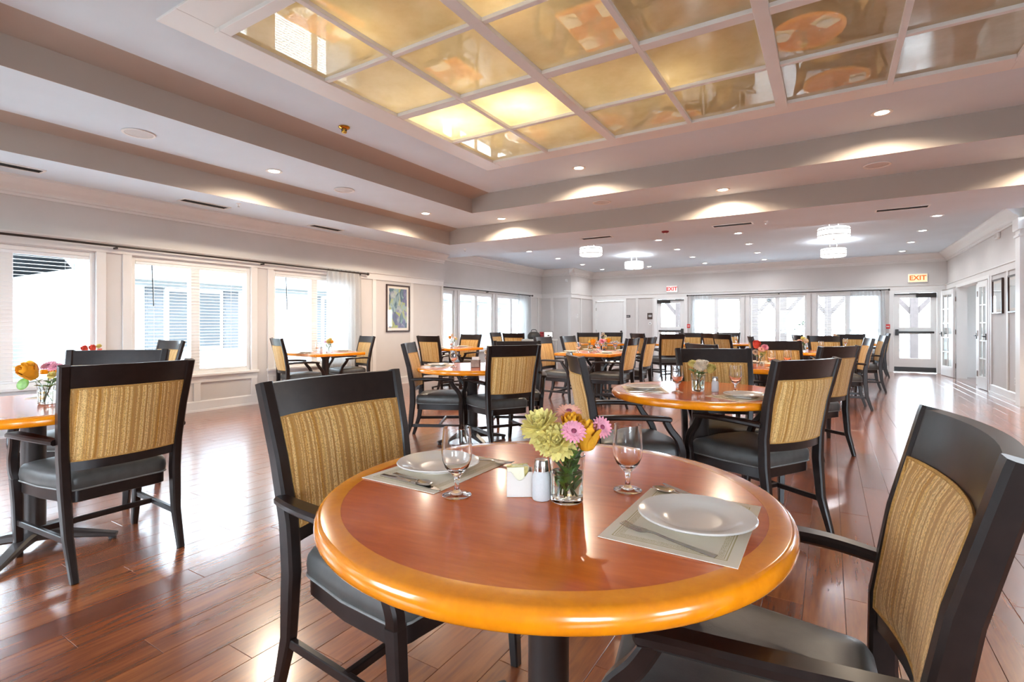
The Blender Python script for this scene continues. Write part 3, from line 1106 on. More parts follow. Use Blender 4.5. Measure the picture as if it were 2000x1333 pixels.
exit_door(1, D1[0], D1[1], 'white exit door with glass panes and a dark panic bar in the right corner', False)
exit_door(2, D2[0], D2[1], 'white exit door with a glass pane beside the brown wall sign', True)
t = door_frame(3, D3[0], D3[1], 2.03, 'plain white flush door on the far wall')
lf = MB().box(D3[0] + 0.01, D3[1] - 0.01, YB + 0.02, YB + 0.065, 0.01, 2.02, 0.004).obj('door_leaf', 'white_paint', t)
hb = MB()
hb.lathe([(0.0, -0.07), (0.025, -0.065), (0.028, -0.045), (0.016, -0.02), (0.03, -0.006), (0.03, 0)], 12)
hb.xform(Matrix.Translation((D3[1] - 0.09, YB + 0.02, 1.0)) @ Matrix.Rotation(-pi / 2, 4, 'X'))
hb.obj('door_knob', 'dark_metal', lf, 40)
for z in (0.3, 1.0, 1.75):
    MB().box(D3[0] - 0.01, D3[0] + 0.025, YB + 0.008, YB + 0.02, z - 0.05, z + 0.05).obj('hinge', 'steel', lf)


def french_leaf(n, hinge, ang, width, label, lever=True, hinges=True):
    """leaf runs along local +x from the hinge; ang = world angle of the leaf"""
    t = struct_empty('door_%d' % n, (hinge[0], hinge[1], 0), ang, label)
    w, h, s, th = width, 2.03, 0.10, 0.042
    st = MB()
    st.box(0, s, -th / 2, th / 2, 0.01, h, 0.003).obj('stile', 'white_paint', t)
    MB().box(w - s, w, -th / 2, th / 2, 0.01, h, 0.003).obj('stile', 'white_paint', t)
    MB().box(s, w - s, -th / 2, th / 2, h - 0.11, h, 0.003).obj('top_rail', 'white_paint', t)
    MB().box(s, w - s, -th / 2, th / 2, 0.01, 0.24, 0.003).obj('bottom_rail', 'white_paint', t)
    for k in range(1, 5):
        z = 0.24 + (h - 0.35) * k / 5
        MB().box(s, w - s, -0.014, 0.014, z - 0.012, z + 0.012, 0.003).obj('muntin', 'white_paint', t)
    MB().box(w / 2 - 0.012, w / 2 + 0.012, -0.0142, 0.0142, 0.24, h - 0.11, 0.003).obj('muntin', 'white_paint', t)
    for k in range(5):
        z0 = 0.24 + (h - 0.35) * k / 5
        for q in (0, 1):
            x0 = s if q == 0 else w / 2 + 0.012
            x1 = w / 2 - 0.012 if q == 0 else w - s
            MB().box(x0, x1, -0.003, 0.003, z0 + 0.012, z0 + (h - 0.35) / 5 - 0.012).obj('pane', 'window_glass', t)
    if lever:
        for sg in (-1, 1):
            b = MB()
            b.box(w - 0.075, w - 0.035, sg * (th / 2 + 0.001), sg * (th / 2 + 0.012), 0.93, 1.05, 0.003)
            b.box(w - 0.17, w - 0.045, sg * (th / 2 + 0.035), sg * (th / 2 + 0.05), 0.985, 1.005, 0.004)
            b.box(w - 0.062, w - 0.048, sg * (th / 2 + 0.01), sg * (th / 2 + 0.05), 0.985, 1.005)
            b.obj('lever', 'dark_metal', t)
    if hinges:
        for z in (0.28, 1.05, 1.80):
            MB().box(-0.03, 0.035, -th / 2 - 0.006, -th / 2, z - 0.055, z + 0.055, 0.002).obj('hinge', 'hinge_metal', t)
    return t


# far leaf folded back towards the corner, near leaf shut, fixed side leaf
french_leaf(4, (XR - 0.06, 15.20), radians(97), 0.80, 'white french door folded open into the far right corner')
french_leaf(5, (XR + 0.06, 13.08), radians(90), 0.60, 'white french door leaf standing shut beside the doorway')
french_leaf(6, (XR - 0.035, 13.06), radians(-88), 0.60, 'white french door leaf nearest the framed pictures')
jm = MB()
jm.box(XR - 0.025, XR + 0.16, FO[0] - 0.08, FO[0] + 0.004, 0, 2.12)
jm.box(XR - 0.025, XR + 0.16, FO[1] - 0.004, FO[1] + 0.08, 0, 2.12)
jm.box(XR - 0.025, XR + 0.16, FO[0], FO[1], 2.055, 2.12)
S(jm.obj('trim_16', 'white_paint'), 'white casing around the french doorway')
# room beyond the french doors: pale walls, added opening at its end admits daylight
vb = MB()
vb.box(XR + 0.14, 6.0, 15.6, 15.7, 0, 2.6)
vb.box(XR + 0.14, 6.0, 11.9, 12.0, 0, 2.6)
vb.box(XR + 0.14, 6.0, 11.9, 15.7, 2.6, 2.65)
vb.box(5.9, 6.0, 12.0, 13.2, 0, 2.6)
vb.box(5.9, 6.0, 14.4, 15.6, 0, 2.6)
vb.box(5.9, 6.0, 13.2, 14.4, 0, 0.9)
vb.box(5.9, 6.0, 13.2, 14.4, 2.1, 2.6)
vb.box(XR + 0.14, 6.0, 11.9, 15.7, -0.05, -0.001)
S(vb.obj('wall_side_room', 'white_paint'), 'pale side room seen through the french doors')
t = thing('framed_notice', 'narrow dark framed notice on the wall of the side room', 'picture', (4.2, 15.6, 1.5))
MB().box(-0.16, 0.16, -0.03, 0, -0.28, 0.28, 0.004).obj('frame', 'picture_frame', t)

# ------------------------------------------------------------------ ceiling fittings
def downlight(x, y, z, watt, label, warm=True, r=0.075, aim=None, group=None):
    t = thing('recessed_downlight', label, 'ceiling light', (x, y, z), group=group)
    b = MB()
    b.lathe([(r, 0.002), (r + 0.02, -0.001), (r + 0.022, -0.006), (r, -0.009), (r - 0.012, -0.004), (r - 0.012, 0.002)], 24)
    b.obj('trim_ring', 'white_paint', t, 40)
    MB().lathe([(0, -0.0045), (r * 0.8, -0.004), (r - 0.012, 0.0)], 24).obj('lens', 'lamp_lens' if warm else 'lamp_lens_cool', t, 40)
    s = light('bulb', 'SPOT', watt, (0, 0, -0.012), (1.0, 0.83, 0.63) if warm else (0.94, 0.97, 1.0), t, spot_size=radians(158), spot_blend=0.55, shadow_soft_size=0.04)
    return t


downlight(-5.82, 3.82, Z1, DOWNLIGHT_W, 'lit downlight on the left middle ceiling step, nearest the camera')
downlight(-5.83, 6.62, Z1, DOWNLIGHT_W, 'lit downlight on the left middle ceiling step, towards the tray corner')
downlight(-4.97, 7.66, Z1, DOWNLIGHT_W, 'lit downlight at the far corner of the middle ceiling step')
downlight(-1.27, 7.66, Z1, DOWNLIGHT_W, 'lit downlight midway along the far middle ceiling step')
downlight(2.2, 7.66, Z1, DOWNLIGHT_W, 'lit downlight on the far ceiling step just past the right edge')
downlight(-2.98, 6.58, Z2, DOWNLIGHT_W, 'lit downlight on the top ceiling beyond the glazed grid, left one')
downlight(0.46, 6.52, Z2, DOWNLIGHT_W, 'lit downlight on the top ceiling beyond the glazed grid, right one')
names_c = {-6.2: 'leftmost column', -4.68: 'second column from the left', -3.06: 'third column from the left', -1.51: 'column right of the centre', 1.5: 'rightmost column'}
names_r = {10.8: 'nearest row', 12.35: 'second row', 13.95: 'third row', 15.5: 'last row by the back wall'}
for cx in (-6.2, -3.06, -1.51, 1.5):
    for cy in (10.8, 12.35, 13.95, 15.5):
        downlight(cx, cy, ZF, FARLIGHT_W, 'small far ceiling downlight, %s, %s' % (names_c[cx], names_r[cy]), False, 0.07, group='far ceiling downlights')
downlight(-4.68, 15.5, ZF, FARLIGHT_W, 'small far ceiling downlight beside the left rear drum lamp', False, 0.07, group='far ceiling downlights')


def drum(x, y, label):
    t = thing('drum_ceiling_lamp', label, 'ceiling light', (x, y, ZF), group='drum ceiling lamps')
    MB().box(-0.12, 0.12, -0.03, 0.03, -0.025, 0.0, 0.004).obj('canopy', 'steel', t)
    for sx in (-0.07, 0.07):
        MB().tube([(sx, 0, -0.02), (sx, 0, -0.17)], 0.007, 8).obj('stem', 'steel', t, 40)
    MB().lathe([(0.0, -0.345), (0.20, -0.35), (0.225, -0.34), (0.235, -0.32), (0.235, -0.19), (0.225, -0.175), (0.0, -0.172)], 32).obj('shade', 'drum_shade', t, 40)
    for z in (-0.215, -0.305):
        MB().lathe([(0.236, z - 0.006), (0.241, z - 0.006), (0.241, z + 0.006), (0.236, z + 0.006), (0.236, z - 0.006)], 32).obj('band', 'steel', t, 40)
    MB().lathe([(0, -0.372), (0.012, -0.368), (0.016, -0.36), (0.01, -0.35), (0, -0.349)], 10).obj('finial', 'steel', t, 40)
    light('bulb', 'POINT', 13, (0, 0, -0.10), (0.94, 0.97, 1.0), t, shadow_soft_size=0.06)


drum(0.06, 10.09, 'glowing white drum lamp at right of the far ceiling, nearer one')
drum(0.07, 12.82, 'glowing white drum lamp at right of the far ceiling, farther one')
drum(-4.24, 9.97, 'glowing white drum lamp at left of the far ceiling, nearer one')
drum(-4.25, 12.78, 'glowing white drum lamp at left of the far ceiling, farther one')


def grille(x, y, z, r, label):
    t = thing('ceiling_speaker', label, 'speaker', (x, y, z), group='round ceiling speakers')
    MB().lathe([(r, 0.0), (r + 0.012, -0.004), (r + 0.008, -0.012), (r - 0.01, -0.010), (r - 0.014, -0.004)], 32).obj('rim', 'white_paint', t, 40)
    MB().lathe([(0, -0.010), (r * 0.6, -0.009), (r - 0.012, -0.004)], 32).obj('grille', 'grille_paint', t, 40)


grille(-5.81, 2.36, Z1, 0.13, 'large round ceiling speaker at upper left, nearest the camera')
grille(-5.79, 4.87, Z1, 0.13, 'round ceiling speaker on the left step between two downlights')
grille(-2.99, 7.45, Z1, 0.13, 'round ceiling speaker on the far step, left of centre')
grille(0.48, 7.44, Z1, 0.13, 'round ceiling speaker on the far step at the right')


def vent(x, y, z, lx, ly, label):
    t = thing('air_vent', label, 'vent', (x, y, z), group='ceiling air vents')
    b = MB()
    b.box(-lx / 2, lx / 2, -ly / 2, -ly / 2 + 0.02, -0.010, 0.0)
    b.box(-lx / 2, lx / 2, ly / 2 - 0.02, ly / 2, -0.010, 0.0)
    b.box(-lx / 2, -lx / 2 + 0.02, -ly / 2 + 0.02, ly / 2 - 0.02, -0.010, 0.0)
    b.box(lx / 2 - 0.02, lx / 2, -ly / 2 + 0.02, ly / 2 - 0.02, -0.010, 0.0)
    b.obj('frame', 'white_paint', t)
    MB().box(-lx / 2 + 0.02, lx / 2 - 0.02, -ly / 2 + 0.02, ly / 2 - 0.02, -0.003, -0.001).obj('duct', 'vent_dark', t)
    n = 3
    for k in range(n):
        if lx > ly:
            yy = -ly / 2 + 0.02 + (ly - 0.04) * (k + 0.5) / n
            MB().box(-lx / 2 + 0.02, lx / 2 - 0.02, yy - 0.003, yy + 0.003, -0.009, -0.0035).obj('louvre', 'vent_dark', t)
        else:
            xx = -lx / 2 + 0.02 + (lx - 0.04) * (k + 0.5) / n
            MB().box(xx - 0.003, xx + 0.003, -ly / 2 + 0.02, ly / 2 - 0.02, -0.009, -0.0035).obj('louvre', 'vent_dark', t)


vent(-6.95, 1.66, Z0, 0.18, 0.60, 'slotted ceiling vent at the left edge above the first window')
vent(-6.97, 3.59, Z0, 0.18, 0.60, 'slotted ceiling vent above the middle window of the left wall')
vent(-7.0, 5.52, Z0, 0.18, 0.60, 'slotted ceiling vent above the sheer curtain of the left wall')
vent(-1.31, 8.74, Z0, 0.60, 0.18, 'slotted ceiling vent beyond the far tray step, middle one')
vent(0.84, 8.74, Z0, 0.60, 0.18, 'slotted ceiling vent beyond the far tray step, right one')
vent(-3.6, 8.72, Z0, 0.60, 0.18, 'slotted ceiling vent beyond the far tray step, left one')


def sprinkler(x, y, z, label, mat='chrome_cap'):
    t = thing('sprinkler_head', label, 'sprinkler', (x, y, z), group='sprinkler heads')
    MB().lathe([(0.03, 0), (0.03, -0.004), (0.012, -0.010), (0.010, -0.030), (0.0, -0.030)], 14).obj('escutcheon', 'white_paint', t, 40)
    MB().lathe([(0, -0.045), (0.016, -0.044), (0.016, -0.041), (0.0, -0.040)], 12).obj('deflector', mat, t, 40)
    MB().tube([(0, 0, -0.03), (0, 0, -0.042)], 0.004, 6).obj('pin', mat, t)


sprinkler(-6.59, 3.82, Z0, 'small sprinkler head beside the second left ceiling vent')
sprinkler(-6.5, 8.61, Z0, 'small sprinkler head by the near corner of the left wall')
sprinkler(-0.83, 8.71, Z0, 'small sprinkler head right of the middle ceiling vent')
t = thing('heat_detector', 'brass heat detector on the top ceiling beside the glazed grid', 'detector', (-4.58, 3.85, Z2))
MB().lathe([(0.062, 0), (0.062, -0.010), (0.045, -0.022), (0.028, -0.028)], 20).obj('flange', 'brass', t, 40)
MB().lathe([(0.030, -0.026), (0.030, -0.060), (0.022, -0.070), (0, -0.070)], 16).obj('body', 'brass', t, 40)
for k in range(4):
    MB().box(0.029, 0.034, -0.006, 0.006, -0.055, -0.030).xform(Matrix.Rotation(k * pi / 2, 4, 'Z')).obj('slot', 'vent_dark', t)
t = thing('smoke_detector', 'white smoke detector on the far ceiling near the edge', 'detector', (-1.73, 9.81, ZF))
MB().lathe([(0.075, 0), (0.075, -0.02), (0.06, -0.04), (0.03, -0.05), (0, -0.05)], 20).obj('body', 'white_paint', t, 40)
MB().lathe([(0.077, -0.012), (0.079, -0.014), (0.077, -0.018)], 20).obj('vent_ring', 'grille_paint', t)
t = thing('ceiling_strobe', 'small dark red alarm strobe on the ceiling', 'alarm', (-2.37, 8.76, Z0))
MB().lathe([(0.06, 0), (0.06, -0.015), (0.035, -0.03), (0, -0.035)], 16).obj('base', 'cloth_red', t, 40)
MB().lathe([(0.025, -0.03), (0.02, -0.045), (0, -0.05)], 12).obj('lens', 'white_paint', t, 40)
t = thing('access_plate', 'flat white round plate on the ceiling at right', 'ceiling plate', (0.9, 9.72, ZF))
MB().lathe([(0.11, 0), (0.11, -0.01), (0.09, -0.016), (0, -0.018)], 24).obj('cover', 'grille_paint', t, 40)


# ------------------------------------------------------------------ signs and wall items
def text_mesh(s, size, depth):
    cu = bpy.data.curves.new('lettering', 'FONT')
    cu.body = s
    cu.size = size
    cu.extrude = depth
    cu.offset = size * 0.022
    cu.align_x = 'CENTER'
    cu.align_y = 'CENTER'
    o = bpy.data.objects.new('lettering', cu)
    COL.objects.link(o)
    dg = bpy.context.evaluated_depsgraph_get()
    me = bpy.data.meshes.new_from_object(o.evaluated_get(dg))
    bpy.data.objects.remove(o)
    return me


def exit_sign(x, z, label, face, glow, w=0.34, h=0.21):
    t = thing('exit_sign', label, 'sign', (x, YB, z))
    MB().box(-w / 2, w / 2, -0.045, 0, -h / 2, h / 2, 0.006).obj('housing', 'white_paint', t)
    MB().box(-w / 2 + 0.012, w / 2 - 0.012, -0.048, -0.045, -h / 2 + 0.012, h / 2 - 0.012).obj('face', face, t)
    me = text_mesh('EXIT', 0.165, 0.002)
    me.materials.append(MATS[glow])
    o = link('lettering', me, t)
    o.location = (0, -0.0505, 0)
    o.rotation_euler = (pi / 2, 0, 0)


exit_sign(-4.22, 2.345, 'lit red EXIT sign above the left exit door', 'exit_face_red', 'exit_glow_red')
exit_sign(1.89, 2.395, 'lit orange EXIT sign above the right exit door', 'exit_face_orange', 'exit_glow_orange', 0.40, 0.22)

t = thing('door_plaque', 'small black plaque beside the plain white door', 'sign', (-5.68, YB, 1.50))
MB().box(-0.10, 0.10, -0.012, 0, -0.04, 0.04, 0.003).obj('plate', 'sign_black', t)
MB().box(-0.075, 0.075, -0.0135, -0.012, -0.010, 0.008).obj('marking', 'grille_paint', t)
t = thing('wall_sign', 'square dark brown sign beside the left exit door', 'sign', (-4.92, YB, 1.50))
MB().box(-0.09, 0.09, -0.014, 0, -0.10, 0.10, 0.003).obj('plate', 'sign_brown', t)
for k, (a, z) in enumerate(((0.06, 0.005), (0.045, -0.02), (0.05, 0.03))):
    MB().box(-a, a, -0.0155, -0.014, z - 0.006, z + 0.006).obj('marking', 'white_paint', t)
t = thing('wall_dial', 'round grey wall control below the brown sign', 'wall control', (-4.92, YB, 1.26))
MB().lathe([(0.05, 0), (0.05, 0.012), (0, 0.014)], 18).xform(Matrix.Rotation(pi / 2, 4, 'X')).obj('plate', 'white_paint', t, 40)
MB().lathe([(0.022, 0.012), (0.020, 0.03), (0, 0.032)], 14).xform(Matrix.Rotation(pi / 2, 4, 'X')).obj('knob', 'cart_grey', t, 40)


def pull_station(x, z, label, mat='sign_red'):
    t = thing('fire_alarm_pull', label, 'fire alarm', (x, YB, z))
    MB().box(-0.05, 0.05, -0.04, 0, -0.06, 0.06, 0.006).obj('body', mat, t)
    MB().box(-0.03, 0.03, -0.052, -0.04, -0.012, 0.012, 0.003).obj('handle', 'white_paint', t)


pull_station(-3.71, 1.18, 'small red fire alarm pull left of the sheer curtain')
pull_station(1.28, 1.17, 'small red fire alarm pull beside the right exit door')
t = thing('wall_strobe', 'white ribbed alarm strobe high on the right wall', 'alarm', (XR, 11.85, 2.74))
MB().box(-0.045, 0, -0.10, 0.10, -0.055, 0.055, 0.010).obj('housing', 'white_paint', t)
for k in range(4):
    MB().box(-0.052, -0.045, -0.07 + 0.04 * k, -0.052 + 0.04 * k, -0.04, 0.04).obj('rib', 'trim_paint', t)
t = thing('motion_sensor', 'small white sensor high on the boxed-out corner', 'sensor', (-7.1, 14.75, 2.62))
MB().box(-0.035, 0.035, -0.05, 0, -0.05, 0.05, 0.008).obj('housing', 'white_paint', t)
MB().box(-0.025, 0.025, -0.054, -0.05, -0.035, 0.0).obj('lens', 'grille_paint', t)
t = thing('wall_thermostat', 'pale thermostat on the boxed-out corner wall', 'thermostat', (-6.95, 15.2, 1.5))
MB().box(0, 0.025, -0.05, 0.05, -0.06, 0.06, 0.005).obj('housing', 'trim_paint', t)
MB().box(0.025, 0.027, -0.035, 0.035, 0.0, 0.04).obj('display', 'grille_paint', t)


def picture(axis, pos, d, c, z, w, h, art, label, fw=0.028, mat_w=0.05):
    t = thing('framed_picture', label, 'picture', (pos, c, z))

    def bx(name, u0, u1, c0, c1, z0, z1, mat, ch=0.0):
        return MB().box(d * c0, d * c1, u0, u1, z0, z1, ch).obj(name, mat, t)
    bx('frame', -w / 2, -w / 2 + fw, 0.002, 0.032, -h / 2, h / 2, 'picture_frame', 0.004)
    bx('frame', w / 2 - fw, w / 2, 0.002, 0.032, -h / 2, h / 2, 'picture_frame', 0.004)
    bx('frame', -w / 2 + fw, w / 2 - fw, 0.002, 0.032, h / 2 - fw, h / 2, 'picture_frame', 0.004)
    bx('frame', -w / 2 + fw, w / 2 - fw, 0.002, 0.032, -h / 2, -h / 2 + fw, 'picture_frame', 0.004)
    bx('mat_board', -w / 2 + fw, w / 2 - fw, 0.004, 0.012, -h / 2 + fw, h / 2 - fw, 'mat_board')
    bx('print', -w / 2 + fw + mat_w, w / 2 - fw - mat_w, 0.012, 0.0135, -h / 2 + fw + mat_w, h / 2 - fw - mat_w, art)
    bx('glazing', -w / 2 + fw, w / 2 - fw, 0.020, 0.022, -h / 2 + fw, h / 2 - fw, 'picture_glass')


def outlet(x, y, z, d, label):
    t = thing('wall_outlet', label, 'outlet', (x, y, z))
    MB().box(0, d * 0.006, -0.035, 0.035, -0.058, 0.058, 0.002).obj('plate', 'trim_paint', t)
    for q in (-0.022, 0.022):
        MB().box(d * 0.006, d * 0.008, -0.014, 0.014, q - 0.014, q + 0.014).obj('socket', 'grille_paint', t)


outlet(XL, 3.42, 0.30, 1, 'small pale wall outlet below the middle left window')
outlet(XR, 10.95, 0.32, -1, 'small pale wall outlet low on the right wall')
picture('y', XL, 1, 7.62, 1.545, 0.66, 0.95, 'art_abstract', 'dark framed abstract picture in blues and greens on the left wall')
picture('y', XR, -1, 11.86, 1.70, 0.62, 0.60, 'art_pale', 'dark framed pale print beside the french doors')
picture('y', XR, -1, 10.98, 1.70, 0.50, 0.60, 'art_pale', 'dark framed pale print at the right edge')

# ================================================================== chair
def xp(z):
    pts = [(0.0, -0.335), (0.2, -0.272), (0.42, -0.250), (0.58, -0.252), (0.78, -0.285), (1.015, -0.345)]
    for (za, xa), (zb, xb) in zip(pts[:-1], pts[1:]):
        if z <= zb:
            f = (z - za) / (zb - za)
            return xa + (xb - xa) * f
    return pts[-1][1]


def hwid(z):
    return 0.232 + 0.030 * max(0.0, (z - 0.45) / 0.565)


def slab(z0, z1, hw, t, pillow, ny, nz, bow=0.035):
    """curved back piece between the posts"""
    def pt(iy, iz, side):
        z = z0 + (z1 - z0) * iz / nz
        a = -1 + 2 * iy / ny
        y = a * hw(z)
        e = (1 - abs(a) ** 6) * (1 - abs(-1 + 2 * iz / nz) ** 6)
        x = xp(z) - bow * (1 - a * a) + side * (t / 2 + pillow * e)
        return (x, y, z)
    b = MB()
    N = (ny + 1) * (nz + 1)
    vs = [pt(i, j, 1) for j in range(nz + 1) for i in range(ny + 1)] + [pt(i, j, -1) for j in range(nz + 1) for i in range(ny + 1)]
    fs = []
    q = lambda i, j: j * (ny + 1) + i
    for j in range(nz):
        for i in range(ny):
            fs.append((q(i, j), q(i + 1, j), q(i + 1, j + 1), q(i, j + 1)))
            fs.append((N + q(i, j), N + q(i, j + 1), N + q(i + 1, j + 1), N + q(i + 1, j)))
    for i in range(ny):
        fs.append((q(i, 0), N + q(i, 0), N + q(i + 1, 0), q(i + 1, 0)))
        fs.append((q(i, nz), q(i + 1, nz), N + q(i + 1, nz), N + q(i, nz)))
    for j in range(nz):
        fs.append((q(0, j), q(0, j + 1), N + q(0, j + 1), N + q(0, j)))
        fs.append((q(ny, j), N + q(ny, j), N + q(ny, j + 1), q(ny, j + 1)))
    b.add(vs, fs)
    loops = []
    for side in (1, -1):
        lp = [pt(i, 0, side) for i in range(ny)] + [pt(ny, j, side) for j in range(nz)] + [pt(i, nz, side) for i in range(ny, 0, -1)] + [pt(0, j, side) for j in range(nz, 0, -1)]
        loops.append(lp)
    return b, loops


def seat_outline(s=1.0, n=5):
    c = [(-0.225, -0.205), (0.255, -0.268), (0.255, 0.268), (-0.225, 0.205)]
    r = [0.04, 0.07, 0.07, 0.04]
    out = []
    for i in range(4):
        p0, p1, p2 = Vector(c[i - 1]), Vector(c[i]), Vector(c[(i + 1) % 4])
        d0, d1 = (p0 - p1).normalized(), (p2 - p1).normalized()
        a, bb = p1 + d0 * r[i], p1 + d1 * r[i]
        for k in range(n + 1):
            t = k / n
            out.append((1 - t) ** 2 * a + 2 * t * (1 - t) * p1 + t * t * bb)
        # bow of front and sides
        if i in (0, 1, 2):
            m = (c[i][0] + c[(i + 1) % 4][0]) / 2, (c[i][1] + c[(i + 1) % 4][1]) / 2
            nrm = Vector((p2 - p1).yx) * Vector((1, -1))
            nrm.normalize()
            out.append(Vector(m) + nrm * (0.030 if i == 1 else 0.012))
    cen = Vector((0.02, 0))
    return [cen + (p - cen) * s for p in out]


def make_chair(label):
    t = thing('dining_chair', label, 'chair')
    zs = [0, 0.05, 0.12, 0.2, 0.3, 0.42, 0.5, 0.58, 0.68, 0.78, 0.9, 1.0, 1.015]
    for s in (-1, 1):
        path = [(xp(z), s * (hwid(z) + 0.0) if z >= 0.42 else s * (0.222 + 0.010 * z / 0.42), z) for z in zs]
        w = [0.030 + 0.012 * min(1, z / 0.4) for z in zs]
        h = [0.032, 0.036, 0.040, 0.046, 0.052, 0.056, 0.055, 0.053, 0.050, 0.047, 0.044, 0.042, 0.040]
        MB().sweep(path, (0, 1, 0), w, h, ch=0.18).obj('back_post', 'dark_wood', t, 35)
    inner = lambda z: hwid(z) - 0.020
    b, _ = slab(0.905, 1.013, inner, 0.030, 0.0, 10, 2)
    b.obj('top_rail', 'dark_wood', t, 50)
    b, _ = slab(0.508, 0.553, inner, 0.030, 0.0, 10, 1)
    b.obj('lower_rail', 'dark_wood', t, 50)
    b, loops = slab(0.556, 0.903, lambda z: hwid(z) - 0.023, 0.036, 0.014, 14, 10)
    pn = b.obj('back_panel', 'stripe_fabric', t, 60)
    for lp in loops:
        MB().tube(lp, 0.0045, 6, loop=True).obj('welt', 'gold_piping', pn, 60)
    ol = seat_outline()
    cen = Vector((0.02, 0))

    def ring_(z, s):
        return [((cen + (p - cen) * s).x, (cen + (p - cen) * s).y, z) for p in ol]
    b = MB()
    b.loft([ring_(0.342, 0.965), ring_(0.345, 0.985), ring_(0.398, 0.985), ring_(0.400, 0.965)])
    b.obj('seat_frame', 'dark_wood', t, 40)
    b = MB()
    b.loft([ring_(0.400, 0.97), ring_(0.407, 1.010), ring_(0.438, 1.024), ring_(0.466, 1.010), ring_(0.484, 0.965), ring_(0.494, 0.86), ring_(0.500, 0.62), ring_(0.503, 0.25)])
    st = b.obj('seat_cushion', 'vinyl', t, 60)
    MB().tube(ring_(0.405, 1.012), 0.0042, 6, loop=True).obj('welt', 'piping_vinyl', st, 60)
    for s in (-1, 1):
        MB().sweep([(0.262, s * 0.252, 0.0), (0.252, s * 0.256, 0.12), (0.243, s * 0.262, 0.30), (0.243, s * 0.268, 0.415)], (0, 1, 0),
                   [0.030, 0.036, 0.042, 0.044], [0.030, 0.036, 0.044, 0.046], ch=0.15).obj('front_leg', 'dark_wood', t, 35)
        ap = catmull([(xp(0.66) + 0.012, s * 0.262, 0.655), (-0.14, s * 0.292, 0.664), (0.0, s * 0.304, 0.664), (0.12, s * 0.302, 0.658), (0.175, s * 0.298, 0.652)], 4)
        n = len(ap)
        ww = [0.042 + 0.014 * min(1, k / 6) for k in range(n)]
        ww[-1] = 0.040
        arm = MB().sweep(ap, (0, 1, 0), ww, [0.028] * (n - 1) + [0.020], ch=0.28).obj('arm', 'dark_wood', t, 35)
        sp_ = catmull([(0.243, s * 0.268, 0.41), (0.246, s * 0.276, 0.46), (0.222, s * 0.284, 0.530), (0.175, s * 0.291, 0.590), (0.140, s * 0.298, 0.650)], 5)
        MB().sweep(sp_, (0, 1, 0), 0.038, [0.046 - 0.010 * k / (len(sp_) - 1) for k in range(len(sp_))], ch=0.18).obj('arm_support', 'dark_wood', t, 35)
        MB().sweep([(-0.27, s * 0.226, 0.185), (0.245, s * 0.258, 0.185)], (0, 1, 0), 0.020, 0.030, ch=0.15).obj('side_stretcher', 'dark_wood', t)
    MB().sweep([(0.02, -0.243, 0.187), (0.02, 0.243, 0.187)], (1, 0, 0), 0.022, 0.028, ch=0.15).obj('cross_stretcher', 'dark_wood', t)
    return t


BACK = 0.345       # distance from the seat centre to the top of the back

